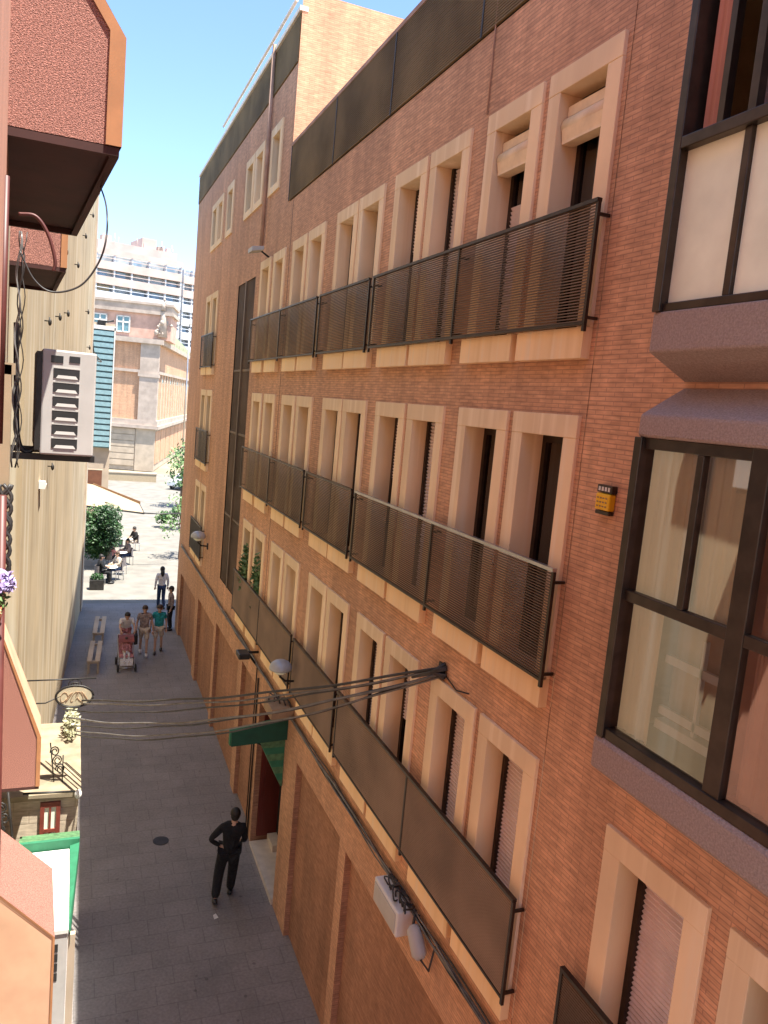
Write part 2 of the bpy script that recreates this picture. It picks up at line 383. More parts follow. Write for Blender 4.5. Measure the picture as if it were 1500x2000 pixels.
# gable of the taller part, end wall, roofs, back
mb.poly([(FX, 16.2, 3.94), (16, 16.2, 3.94), (16, 16.2, 7.95), (FX+.0, 16.2, 7.95)])
mb.poly([(FX, B1, -10.4), (FX, B1, 7.6), (16, B1, 7.6), (16, B1, -10.4)])
mb.poly([(FX, B0, 3.93), (16, B0, 3.93), (16, 16.2, 3.93), (FX, 16.2, 3.93)])
mb.poly([(FX+.3, 16.2, 6.62), (16, 16.2, 6.62), (16, B1, 6.62), (FX+.3, B1, 6.62)])
mb.poly([(16, B0, -10.4), (16, B0, 3.93), (16, 16.2, 3.93), (16, 16.2, -10.4)])
mb.poly([(16, 16.2, -10.4), (16, 16.2, 7.6), (16, B1, 7.6), (16, B1, -10.4)])
mb.build('wall', M['brick'], B, BO)
# recessed brick panels of the ground floor
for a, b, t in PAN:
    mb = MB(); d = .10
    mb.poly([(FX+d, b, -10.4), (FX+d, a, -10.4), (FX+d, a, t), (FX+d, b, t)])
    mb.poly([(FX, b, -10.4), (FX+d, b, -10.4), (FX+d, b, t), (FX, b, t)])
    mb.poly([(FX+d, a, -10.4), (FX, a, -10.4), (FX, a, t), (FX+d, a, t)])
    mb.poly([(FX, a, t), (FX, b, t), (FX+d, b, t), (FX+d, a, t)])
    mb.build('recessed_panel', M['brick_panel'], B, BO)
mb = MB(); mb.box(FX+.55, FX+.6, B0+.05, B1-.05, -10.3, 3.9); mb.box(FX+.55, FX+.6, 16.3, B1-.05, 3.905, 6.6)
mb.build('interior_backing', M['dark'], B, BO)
# entrance alcove
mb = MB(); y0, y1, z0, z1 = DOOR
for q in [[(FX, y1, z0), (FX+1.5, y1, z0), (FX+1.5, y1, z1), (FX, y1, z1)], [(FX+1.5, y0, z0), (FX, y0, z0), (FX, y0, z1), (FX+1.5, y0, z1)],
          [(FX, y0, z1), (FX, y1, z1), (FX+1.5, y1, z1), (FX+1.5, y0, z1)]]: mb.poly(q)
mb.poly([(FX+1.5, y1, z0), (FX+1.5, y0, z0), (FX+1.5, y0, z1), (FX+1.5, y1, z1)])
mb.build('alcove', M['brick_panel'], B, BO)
mb = MB(); mb.box(FX+.12, FX+1.30, y1-.06, y1-.005, gz(15)+.16, z1-.3)
for k in range(2): mb.box(FX+.22+.55*k, FX+.66+.55*k, y1-.075, y1-.06, gz(15)+.4, z1-.5)
d = mb.build('entrance_door', M['redwood'], B, BO)
mb = MB(); mb.bar((FX+1.18, y1-.10, gz(15)+1.0), (FX+1.18, y1-.10, gz(15)+1.4), .02); mb.build('door_handle', M['chrome'], d, (0, 0, 0)).location = (-BO[0], -BO[1], -BO[2])
mb = MB(); mb.box(FX-.03, FX+1.49, y0+.02, y1-.08, -9.9, gz(13)+.14); mb.box(FX+.35, FX+1.49, y1-.60, y1-.09, -9.8, gz(13)+.28)
mb.build('entrance_step', M['step'], B, BO)
mb = MB(); mb.tube([(FX-.03, 15.72, gz(15)), (FX-.03, 15.72, -5.9)], .020); mb.tube([(FX-.03, 15.9, gz(15)), (FX-.03, 15.9, -5.7)], .014)
mb.build('downpipe', M['railmetal'], B, BO)

# one window with its parts, in local coordinates (origin: outer lower-y top corner on the facade plane)
def make_window(parent, loc, kind, h=WH, sill=True, first_mesh={}):
    key = ('w', h)
    if key not in first_mesh:
        mb = MB(); x0, x1 = -.035, .26
        mb.box(x0, x1, 0, WW, -.19, 0); mb.box(x0+.003, x1, 0, .185, -h, -.19); mb.box(x0+.003, x1, WW-.185, WW, -h, -.19)
        if not sill: mb.box(x0, x1, 0, WW, -h-.16, -h)
        o = mb.build('window', M['stone'], parent, bevel=.006); first_mesh[key] = o
    else:
        o = first_mesh[key].copy(); col.objects.link(o); o.parent = parent
    o.location = loc
    def part(k, fn, m, nm):
        kk = (k, h)
        if kk not in first_mesh:
            mb = MB(); fn(mb); q = mb.build(nm, m, o); first_mesh[kk] = q
        else:
            q = first_mesh[kk].copy(); col.objects.link(q); q.parent = o; q.location = (0, 0, 0)
        return q
    a, b = .185, WW-.185
    if sill: part('sill', lambda mb: mb.box(-.085, .255, .0, WW, -h-.25, -h), M['sillstone'], 'sill')
    def frame(mb):
        x0, x1 = .20, .26
        mb.box(x0, x1, a, a+.06, -h, -.19); mb.box(x0, x1, b-.06, b, -h, -.19)
        mb.box(x0, x1, a+.06, b-.06, -.26, -.19); mb.box(x0, x1, a+.06, b-.06, -h, -h+.12)
        mb.box(x0+.005, x1, (a+b)/2-.03, (a+b)/2+.03, -h+.12, -.26)
    def slats(mb, zt, zb):
        z = zt
        while z > zb:
            zz = max(z-.042, zb)
            mb.poly([(.215, b-.05, zz+.006), (.215, a+.05, zz+.006), (.200, a+.05, z-.012), (.200, b-.05, z-.012)])
            mb.poly([(.200, b-.05, z-.012), (.200, a+.05, z-.012), (.222, a+.05, z), (.222, b-.05, z)])
            mb.poly([(.222, b-.05, zz), (.222, a+.05, zz), (.215, a+.05, zz+.006), (.215, b-.05, zz+.006)])
            z -= .042
    def rails(mb):
        mb.box(.17, .27, b-.05, b, -h, -.19); mb.box(.17, .27, a, a+.05, -h, -.19); mb.box(.23, .27, a+.05, b-.05, -h, -.19)
    if kind == 'glass':
        part('frame', frame, M['railmetal'], 'window_frame')
        part('glass', lambda mb: mb.box(.232, .238, a+.06, b-.06, -h+.12, -.26), M['glass'], 'pane')
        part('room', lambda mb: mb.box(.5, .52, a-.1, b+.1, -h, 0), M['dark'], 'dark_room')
    elif kind == 'shutter':
        part('guide', rails, M['railmetal'], 'shutter_guide')
        part('shut', lambda mb: slats(mb, -.2, -h+.01), M['shutter'], 'roller_shutter')
    elif kind == 'half':
        part('frame', frame, M['railmetal'], 'window_frame')
        part('glass', lambda mb: mb.box(.232, .238, a+.06, b-.06, -h+.12, -.26), M['glass'], 'pane')
        part('half', lambda mb: slats(mb, -.2, -h*.45), M['shutter'], 'roller_shutter')
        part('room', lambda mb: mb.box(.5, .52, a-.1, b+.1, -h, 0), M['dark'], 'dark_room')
    elif kind == 'blind':
        part('frame', frame, M['railmetal'], 'window_frame')
        part('glass', lambda mb: mb.box(.232, .238, a+.06, b-.06, -h+.12, -.26), M['glass'], 'pane')
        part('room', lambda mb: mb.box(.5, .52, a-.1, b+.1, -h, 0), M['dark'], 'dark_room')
        def roll(mb):
            mb.tube([(.09, a+.01, -.47), (.09, b-.01, -.47)], .085, 14)
            mb.box(.06, .19, a+.015, b-.015, -.385, -.30); mb.box(.03, .15, a+.015, b-.015, -.62, -.575)
            mb.poly([(.01, b-.02, -.5), (.01, a+.02, -.5), (.03, a+.02, -.6), (.03, b-.02, -.6)])
        part('roll', roll, M['rollblind'], 'rolled_blind')
        if loc[1] > 1.0: part('shutlow', lambda mb: slats(mb, -.9, -h+.01), M['shutter'], 'roller_shutter')
    return o
kinds = [['blind', 'blind', 'shutter', 'half', 'half', 'shutter', 'shutter', 'half', 'shutter', 'shutter'],
         ['glass', 'glass', 'shutter', 'half', 'shutter', 'shutter', 'half', 'shutter', 'shutter', 'shutter'],
         ['shutter', 'shutter', 'half', 'shutter', 'shutter', 'half', 'shutter', 'shutter', 'glass', 'glass']]
for t, kk in zip(ROWS, kinds):
    for y, k in zip(WY, kk): make_window(B, (0, y-BO[1], t-BO[2]), k)
    for y in FARY: make_window(B, (0, y-BO[1], t-BO[2]), 'glass')
for i, y in enumerate(TOPW): make_window(B, (0, y-BO[1], TZ-BO[2]), 'shutter' if i % 3 == 1 else 'glass', h=TH-.16, sill=False)

def slat_panel(parent, off, x, y0, y1, zb, zt, mat, name='balcony_railing', ends=True, mids=(), pitch=.024, t=.0095, handrail=None):
    mb = MB(); z = zb+.03
    while z < zt-.03:
        mb.box(x-.006, x+.008, y0, y1, z, z+t); z += pitch
    o = mb.build(name, mat, parent, off)
    mb = MB(); mb.box(x-.022, x+.022, y0-.01, y1+.01, zt-.03, zt)
    h = mb.build('handrail', handrail or M['railmetal'], o)
    h.location = (-off[0], -off[1], -off[2])
    mb = MB(); mb.box(x-.015, x+.015, y0, y1, zb, zb+.025)
    h = mb.build('bottom_rail', M['railmetal'], o); h.location = (-off[0], -off[1], -off[2])
    for yy in ([y0, y1] if ends else []) + list(mids):
        mb = MB(); mb.box(x-.014, x+.014, yy-.016, yy+.016, zb-.05, zt-.03)
        for zz in (zt-.12, zb+.06): mb.box(x+.014, FX+.01, yy-.012, yy+.012, zz-.012, zz+.012)
        h = mb.build('post', M['railmetal'], o); h.location = (-off[0], -off[1], -off[2])
    return o
for r, t in enumerate(ROWS):
    segs = [(5.38, 10.38, (7.78,)), (10.56, 12.95, ()), (13.14, 18.6, (15.75,))]
    for a, b, mids in segs:
        slat_panel(B, BO, FX-.115, a, b, t-2.245, t-1.27, M['slatlow' if r == 2 else 'slat'], mids=mids, t=.0125 if r == 2 else .0085, handrail=M['chrome'] if (r == 1 and a < 6) else None)  # pale metal on the near middle handrail stands for its sky highlight
    slat_panel(B, BO, FX-.11, 24.2, 26.5, t-2.27, t-1.25, M['louvre'])
# roof terrace screens
mb = MB(); z = 3.97
while z < 5.0: mb.box(FX-.02, FX+.012, B0, 16.17, z, z+.018); z += .03
o = mb.build('terrace_screen', M['roofslat'], B, BO)
mb = MB(); mb.box(FX+.02, FX+.05, B0, 16.17, 3.95, 4.98); h = mb.build('screen_backing', M['louvre'], o); h.location = (-BO[0], -BO[1], -BO[2])
mb = MB(); mb.box(FX-.03, FX+.14, B0, 16.19, 5.01, 5.07); h = mb.build('coping', M['coping'], o); h.location = (-BO[0], -BO[1], -BO[2])
for yy in (16.15, 13.2, 10.6, 8.0):
    mb = MB(); mb.box(FX-.028, FX-.02, yy-.03, yy+.0, 3.95, 5.01); h = mb.build('post', M['louvre'], o); h.location = (-BO[0], -BO[1], -BO[2])
mb = MB(); z = 6.65
while z < 7.55: mb.box(FX-.02, FX+.012, 16.22, B1, z, z+.018); z += .03
o = mb.build('terrace_screen', M['roofslat'], B, BO)
mb = MB(); mb.box(FX+.02, FX+.05, 16.22, B1, 6.63, 7.55); h = mb.build('screen_backing', M['louvre'], o); h.location = (-BO[0], -BO[1], -BO[2])
mb = MB(); mb.box(FX-.05, FX+.12, 16.19, B1, 7.57, 7.66); mb.tube([(FX-.12, 16.2, 7.74), (FX-.12, 24.5, 7.74)], .035)
h = mb.build('coping', M['whitecoping'], o); h.location = (-BO[0], -BO[1], -BO[2])
mb = MB(); mb.tube([(FX-.06, 18.3, 3.4), (FX-.06, 18.3, 7.7)], .045); mb.build('downpipe', M['coping'], B, BO)
for y_, z_ in ((15.79, -5.2),):
    mb = MB(); mb.box(FX-.005, FX+.006, y_-.004, y_+.004, z_, 3.9); mb.build('movement_joint', M['railmetal'], B, BO)
mb = MB(); mb.tube([(FX-.012, 7.7, 5.0), (FX-.012, 7.68, 3.1)], .008); mb.build('conduit', M['coping'], B, BO)
# stair louvre strip
ya, yb, za, zb = STRIP
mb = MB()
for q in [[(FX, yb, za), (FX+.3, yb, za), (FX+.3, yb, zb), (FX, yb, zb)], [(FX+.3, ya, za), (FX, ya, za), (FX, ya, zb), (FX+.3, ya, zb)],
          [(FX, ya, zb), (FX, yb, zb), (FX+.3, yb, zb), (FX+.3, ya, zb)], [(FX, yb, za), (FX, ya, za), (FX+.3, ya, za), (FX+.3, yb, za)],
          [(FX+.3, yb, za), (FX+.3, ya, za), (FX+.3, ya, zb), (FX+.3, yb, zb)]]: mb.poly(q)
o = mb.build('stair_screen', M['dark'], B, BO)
mb = MB(); y = ya+.04
while y < yb-.04: mb.box(FX+.02, FX+.10, y, y+.022, za, zb); y += .075
for z in (-3.2, -1.0, .6): mb.box(FX+.015, FX+.11, ya, yb, z, z+.06)
mb.box(FX-.02, FX+.12, (ya+yb)/2-.06, (ya+yb)/2+.06, za, zb)
h = mb.build('louvre', M['slat'], o); h.location = (-BO[0], -BO[1], -BO[2])

# ------------------------------------------------------------------ near brick building with bay windows
N0, N1 = -9.0, 5.36
NO = (FX, N0, gz(0))
N = thing('bay_window_building', 'near brick building at right with mauve roughcast bay windows in bronze frames', 'building', NO)
holesN = [(3.41+.02, 3.41+WW-.02, -2.93-WH, -2.95), (2.2+.02, 2.2+WW-.02, -2.93-WH, -2.95)]
BAYY = (1.35, 4.31)
holesN += [(BAYY[0]+.05, BAYY[1]-.05, -2.1, -.05), (BAYY[0]+.05, BAYY[1]-.05, .82, 3.5)]
mb = MB(); wall_grid(mb, FX+.004, [N0, N1], [-10.5, 3.94], holesN)
mb.poly([(FX, N0, -10.5), (16, N0, -10.5), (16, N0, 3.94), (FX, N0, 3.94)])
mb.poly([(FX, N0, 3.935), (16, N0, 3.935), (16, N1, 3.935), (FX, N1, 3.935)])
mb.build('wall', M['brick'], N, NO)
mb = MB(); z = 3.97
while z < 5.0: mb.box(FX-.02, FX+.012, N0, N1, z, z+.018); z += .03
mb.box(FX+.02, FX+.05, N0, N1, 3.95, 4.98); mb.box(FX-.03, FX+.14, N0, N1, 5.01, 5.07)
mb.build('terrace_screen', M['roofslat'], N, NO)
for y, k in ((3.41, 'shutter'), (2.2, 'glass')): make_window(N, (0.004, y-NO[1], -2.93-NO[2]), k)
slat_panel(N, NO, FX-.11, 1.2, 4.62, -2.93-2.27, -2.93-1.30, M['slat'], handrail=M['railmetal'])
def interior(z0, z1, name):
    mb = MB(); a, b = BAYY; x1 = FX+1.6
    mb.poly([(x1, b+.8, z0), (x1, a-.5, z0), (x1, a-.5, z1), (x1, b+.8, z1)])
    mb.poly([(FX+.02, a-.5, z0), (x1, a-.5, z0), (x1, b+.8, z0), (FX+.02, b+.8, z0)])
    mb.poly([(FX+.02, a-.5, z1), (x1, a-.5, z1), (x1, b+.8, z1), (FX+.02, b+.8, z1)])
    mb.poly([(FX+.02, b+.8, z0), (x1, b+.8, z0), (x1, b+.8, z1), (FX+.02, b+.8, z1)])
    return mb.build(name, M['room'], N, NO)
interior(-2.14, .1, 'room'); interior(.75, 3.6, 'room')
a, b = BAYY; BF = 3.52
# lower bay: roughcast hood, sill, frames, panes, curtains in the reflected colours
mb = MB(); mb.prism([(FX+.01, .33), (3.60, .17), (BF, .12), (BF, -.03), (FX+.01, -.03)], 'y', a, b)
bay = mb.build('bay_window', M['lilac'], N, NO, bevel=.02)
def sub(mb, name, m, par=None, bevel=0):
    h = mb.build(name, m, par or bay, (0, 0, 0), bevel); h.location = (-NO[0], -NO[1], -NO[2]); return h
mb = MB(); mb.prism([(FX+.01, -2.14), (BF, -2.14), (BF-.02, -2.17), (BF-.02, -2.37), (FX+.01, -2.62)], 'y', a, b+.012); sub(mb, 'bay_sill', M['lilac'], bevel=.012)
mb = MB(); X0, X1 = BF+.012, BF+.075
mb.box(X0-.03, FX+.0, b-.07, b, -2.14, -.03)                  # far corner post and return
for yy, w in ((3.27, .13), (2.22, .075), (a+.04, .08)): mb.box(X0, X1, yy-w/2, yy+w/2, -2.14, -.03)
mb.box(X0+.006, X1, a, b-.07, -.105, -.03); mb.box(X0-.012, X1, a, b-.07, -2.14, -2.065)
for y0, y1 in ((3.335, b-.07), (a+.08, 3.205)): mb.box(X0+.004, X1, y0, y1, -1.145, -1.07)
mb.box(X0+.006, X1, 3.70, 3.755, -1.07, -.105); mb.box(X0+.006, X1, 2.65, 2.70, -1.07, -.105)
sub(mb, 'window_frame', M['bronze'], bevel=.006)
for y0, y1, z0, z1 in ((3.335, 3.70, -1.07, -.105), (3.755, b-.07, -1.07, -.105), (3.335, b-.07, -2.065, -1.145), (2.7, 3.205, -1.07, -.105), (a+.08, 2.65, -1.07, -.105), (a+.08, 3.205, -2.065, -1.145)):
    mb = MB(); mb.poly([(BF+.045, y1, z0), (BF+.045, y0, z0), (BF+.045, y0, z1), (BF+.045, y1, z1)]); sub(mb, 'pane', M['clearglass'])
def drape(y0, y1, z0, z1, x, amp=.012, step=.09):
    mb = MB(); n = int((y1-y0)/.02)
    P = [(x+amp*math.sin(2*math.pi*(y0+i*.02)/step), y0+(y1-y0)*i/n) for i in range(n+1)]
    for (xa, ya_), (xb, yb_) in zip(P, P[1:]): mb.poly([(xb, yb_, z0), (xa, ya_, z0), (xa, ya_, z1), (xb, yb_, z1)], smooth=True)
    return mb
sub(drape(3.34, 3.72, -1.12, -.08, BF+.10), 'curtain', M['curtain']); sub(drape(3.73, 4.25, -1.12, -.08, BF+.10), 'curtain', M['curtain'])
sub(drape(3.93, 4.25, -2.06, -1.1, BF+.11), 'curtain', M['curtain'])  # cream cloth stands for the wall reflected in the lower pane
sub(drape(3.30, 3.95, -1.98, -1.1, BF+.26, .004, .4), 'inner_blind', mat_plain('brown_blind', (.50, .37, .26), .8, var=.08))
mb = MB(); mb.box(BF+.085, FX+.3, 3.33, 4.25, -2.12, -2.06); sub(mb, 'inner_sill', M['canvas'])
sub(drape(1.5, 3.19, -2.06, -.08, BF+.12), 'curtain', M['peach'])  # peach colour paints in the salmon house reflected in these panes
# upper bay
mb = MB(); mb.prism([(FX+.01, .36), (BF, .53), (BF, .79), (FX+.01, .79)], 'y', a, b)
bay2 = mb.build('bay_window', M['lilac'], N, NO, bevel=.015)
mb = MB(); mb.prism([(FX+.01, 3.25), (BF, 3.25), (BF, 3.4), (FX+.01, 3.6)], 'y', a, b); sub(mb, 'bay_hood', M['lilac'], bay2)
mb = MB()
mb.box(X0-.03, FX+.0, b-.07, b, .79, 3.25)
mb.box(X0-.03, X1, a, b-.07, 1.80, 1.875); mb.box(X0, X1, a, b-.07, .79, .845); mb.box(X0, X1, a, b-.07, 3.17, 3.25)
for yy, w in ((3.72, .055), (2.9, .06), (2.1, .055), (a+.04, .08)): mb.box(X0+.006, X1, yy-w/2, yy+w/2, .845, 1.80)
sub(mb, 'window_frame', M['bronze'], bay2, bevel=.006)
for yy, w, xo in ((4.02, .05, .05), (3.72, .06, .0), (3.50, .05, .07), (2.9, .07, .0), (2.1, .07, 0)):
    mb = MB(); mb.box(X0+.006+xo, X1+xo, yy-w/2, yy+w/2, 1.875, 3.17); sub(mb, 'mullion', M['bronze'], bay2)
for y0, y1 in ((3.75, b-.07), (2.93, 3.69), (2.13, 2.87), (a+.08, 2.07)):
    mb = MB(); mb.box(BF+.05, BF+.062, y0, y1, .845, 1.80); sub(mb, 'frosted_panel', M['frosted'], bay2)
for y0, y1 in ((2.93, 3.47), (a+.08, 2.07)):
    mb = MB(); mb.poly([(BF+.06, y1, 1.875), (BF+.06, y0, 1.875), (BF+.06, y0, 3.17), (BF+.06, y1, 3.17)]); sub(mb, 'pane', M['clearglass'], bay2)
sub(drape(3.52, 3.84, .9, 3.2, BF+.13), 'curtain', M['taupe'], bay2); sub(drape(4.03, 4.2, .9, 3.2, BF+.11), 'curtain', M['salmonflat'], bay2); sub(drape(2.95, 3.35, 1.0, 3.2, BF+.22), 'curtain', M['salmonflat'], bay2)
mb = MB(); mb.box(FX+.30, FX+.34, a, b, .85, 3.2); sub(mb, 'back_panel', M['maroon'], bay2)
# white drying rack behind the lower pane
mb = MB()
for z in (-1.45, -1.80):
    mb.box(3.68, 3.71, 3.40, 3.93, z-.035, z+.02)
mb.box(3.66, 3.74, 3.40, 3.93, -1.93, -1.87); mb.box(3.68, 3.71, 3.60, 3.625, -1.9, -1.25)
one(mb, 'indoor_rack', M['white'], 'white indoor rack seen through the lower pane of the bay window', 'rack', (3.8, 3.7, -2.14))
# alarm box
t = thing('alarm_box', 'small yellow alarm box on the brick wall beside the lower bay window', 'alarm', (FX, 4.94, -.65))
mb = MB(); mb.box(FX-.06, FX, 4.855, 5.03, -.62, -.49); mb.build('cover', M['yellow'], t, (FX, 4.94, -.65), .012)
mb = MB(); mb.box(FX-.05, FX, 4.85, 5.035, -.485, -.425); mb.box(FX-.05, FX, 4.86, 5.03, -.655, -.625); tp = mb.build('band', M['bronze'], t, (FX, 4.94, -.65), .006)
mb = MB()
for k in range(4): mb.box(FX-.054, FX-.0505, 4.875+.038*k, 4.898+.038*k, -.472, -.44)
h = mb.build('lettering', M['white'], tp); h.location = (-FX, -4.94, .65)
mb = MB()
for j in range(3):
    for k in range(4): mb.box(FX-.063, FX-.0605, 4.885+.034*k, 4.905+.034*k, -.595+.032*j, -.585+.032*j)
mb.build('lettering', M['tan'], t, (FX, 4.94, -.65))

# ------------------------------------------------------------------ wall fittings of the brick facade
def bundle(zc, y0, y1, n, spread, label, name='cable_bundle'):
    mb = MB()
    for k in range(n):
        ph = random.random()*6; dz = random.uniform(-spread, spread); dx = random.uniform(.02, .07)
        pts = [(FX-dx-.012*math.sin(i*.7+ph), y0+(y1-y0)*i/60, zc+dz+.025*math.sin(i*.45+ph)+.012*math.sin(i*1.9+ph)) for i in range(61)]
        mb.tube(pts, random.choice([.010, .014, .009]), 5, mi=k % 2)
    return one(mb, name, [M['cable'], M['cablegrey']], label, 'cables', (FX, y0, zc))
bundle(-5.62, 3.0, 29.0, 8, .06, 'long sagging cable bundle clipped under the lowest stone sills of the brick facade')
t = thing('junction_box', 'white cable junction box under the lowest railing of the brick facade', 'junction box', (FX, 7.9, -5.95))
mb = MB(); mb.box(FX-.24, FX, 7.42, 8.16, -5.97, -5.66); mb.build('case', M['white'], t, (FX, 7.9, -5.95), .02)
mb = MB(); mb.box(FX-.25, FX-.24, 7.46, 8.12, -5.94, -5.70); mb.build('lid', M['acwhite'], t, (FX, 7.9, -5.95), .01)
mb = MB()
for k in range(11):
    y = 7.35+random.uniform(0, .75); u = random.uniform
    mb.tube(arc([(FX-.14, y, -5.67), (FX-.10-u(0, .14), y+u(-.12, .12), -5.62+u(0, .06)), (FX-.06-u(0, .1), y+u(-.2, .2), -5.58+u(-.03, .05)), (FX-.03, y+u(-.35, .35), -5.62)], 5), u(.008, .014), 5)
mb.build('cable_tail', M['cable'], t, (FX, 7.9, -5.95))
t = thing('splice_capsule', 'pale capsule shaped cable splice hanging beside the white junction box', 'cable splice', (FX-.12, 7.1, -6.0))
mb = MB(); mb.tube([(FX-.12, 7.24, -5.70), (FX-.12, 7.2, -5.73), (FX-.12, 7.02, -5.90), (FX-.12, 6.98, -5.93)], [.05, .085, .085, .045], 12); mb.build('shell', M['acwhite'], t, (FX-.12, 7.1, -6.0))
mb = MB(); mb.tube([(FX-.12, 7.24, -5.7), (FX-.05, 7.35, -5.6)], .015); mb.tube([(FX-.12, 6.98, -5.93), (FX-.05, 6.9, -6.02), (FX-.03, 6.85, -5.7)], .012); mb.build('cable_tail', M['cable'], t, (FX-.12, 7.1, -6.0))
def wall_lamp(loc, label, s=1.0):
    x, y, z = loc
    t = thing('street_lamp', label, 'street lamp', loc, 0, 'domed lamps along the brick facade')
    mb = MB(); mb.tube([(FX, y, z-.32*s), (x+.1, y, z-.30*s), (x, y, z-.2*s), (x, y, z-.05*s)], .025*s); mb.box(FX-.03, FX, y-.06, y+.06, z-.42*s, z-.22*s); mb.build('bracket', M['iron'], t, loc)
    mb = MB(); mb.ell((x, y, z), .25*s, .25*s, .19*s, 20, 8, zmin=-.15, zmax=1); mb.build('dome', M['lampgrey'], t, loc)
    mb = MB(); mb.ell((x, y, z-.01), .17*s, .17*s, .14*s, 16, 6, zmin=-1, zmax=.0); mb.build('lens', M['frosted'], t, loc)
wall_lamp((3.48, 12.75, -4.62), 'grey domed street lamp on the brick facade above the green awning', .8)
wall_lamp((3.55, 23.4, -4.28), 'distant grey domed street lamp near the far corner of the brick facade', .9)
t = thing('camera_bracket', 'black iron bracket with a camera on the brick wall behind the overhead cables', 'bracket', (FX, 16.0, -5.5))
mb = MB(); mb.tube([(FX, 16.0, -5.42), (3.5, 16.0, -5.42)], .03); mb.tube([(FX, 16.0, -5.75), (3.6, 16.0, -5.42)], .02); mb.build('arm', M['iron'], t, (FX, 16.0, -5.5))
mb = MB(); mb.box(3.38, 3.62, 15.75, 16.12, -5.5, -5.38); mb.build('camera_body', M['black'], t, (FX, 16.0, -5.5), .02)
t = thing('wall_shelf', 'tan wooden cable box fixed above the dark green awning', 'box', (FX, 13.3, -5.7))
mb = MB(); mb.box(FX-.42, FX, 12.95, 13.55, -5.66, -5.46); mb.build('case', M['tan'], t, (FX, 13.3, -5.7), .015)
mb = MB()
for k in range(5): mb.tube([(FX-.05-.08*k, 13.0+.1*k, -5.46), (FX-.1-.06*k, 13.1+.1*k, -5.36), (FX-.2, 13.3, -5.42)], .016, 5)
mb.build('cable_tail', M['cable'], t, (FX, 13.3, -5.7))
t = thing('floodlight', 'white floodlight on an arm high on the brick wall by the stair screen', 'lamp', (FX, 17.6, 3.1))
mb = MB(); mb.tube([(FX, 17.6, 3.05), (3.6, 17.6, 3.2)], .02); mb.build('arm', M['iron'], t, (FX, 17.6, 3.1))
mb = MB(); mb.prism([(3.40, 3.10), (3.66, 3.16), (3.66, 3.24), (3.40, 3.20)], 'y', 17.35, 17.8); mb.build('lamp_head', M['acwhite'], t, (FX, 17.6, 3.1), .01)
# plants behind the low railing at the far windows
def leaves(mb, c, r, n, size, mi=0, flat=1):
    for _ in range(n):
        while True:
            p = Vector((random.uniform(-1, 1), random.uniform(-1, 1), random.uniform(-1, 1)))
            if p.length < 1: break
        p = Vector((c[0]+p.x*r[0], c[1]+p.y*r[1], c[2]+p.z*r[2]))
        u = Vector((random.uniform(-1, 1), random.uniform(-1, 1), random.uniform(-1, 1))).normalized(); w = u.orthogonal().normalized()
        s = size*random.uniform(.6, 1.3)
        mb.poly([p-u*s, p+w*s*.45, p+u*s, p-w*s*.45], mi)
for yy, lab in ((17.85, 'leafy green plant in the last window of the lowest row, next to the stair screen'), (16.55, 'leafy green plant in the second last window of the lowest row')):
    t = thing('potted_plant', lab, 'plant', (FX+.06, yy, -5.1), 0, 'plants in the far low windows')
    mb = MB(); leaves(mb, (FX-.02, yy, -4.1), (.12, .30, .75), 260, .07); mb.build('foliage', M['leaf2'], t, (FX+.06, yy, -5.1))
    mb = MB(); mb.tube([(FX+.08, yy, -5.12), (FX+.08, yy, -4.9)], [.09, .12], 12); mb.build('pot', M['terracotta'], t, (FX+.06, yy, -5.1))

# dark green shop awning over the entrance
t = thing('shop_awning', 'dark green shop awning sticking out over the brick entrance', 'awning', (FX, 13.4, -6.3))
AO = (FX, 13.4, -6.3)
mb = MB(); mb.prism([(2.82, -5.98), (FX, -5.78), (FX, -6.20), (2.82, -6.26)], 'y', 13.28, 13.33); mb.build('end_valance', M['greendark'], t, AO)
mb = MB(); mb.prism([(2.82, -6.0), (FX, -5.80), (FX, -5.84), (2.82, -6.04)], 'y', 13.33, 13.45); mb.box(2.80, 2.83, 13.33, 13.45, -6.26, -5.99); mb.build('canopy', M['green'], t, AO)
mb = MB()
for k in range(7):
    z = -6.24-.13*k; xa = 3.36+.065*k
    mb.poly([(xa, 13.36, z), (FX-.01, 13.36, z), (FX-.01, 13.36, z-.13), (xa+.065, 13.36, z-.13)], (k+1) % 2)
    mb.poly([(xa, 13.36, z), (xa+.065, 13.36, z-.13), (xa+.065, 13.9, z-.13), (xa, 13.9, z)], k % 2)
mb.build('side_flap', [M['green'], M['greenpale']], t, AO)
mb = MB(); mb.bar((2.85, 13.5, -6.05), (FX, 13.5, -6.6), .015); mb.build('strut', M['iron'], t, AO)

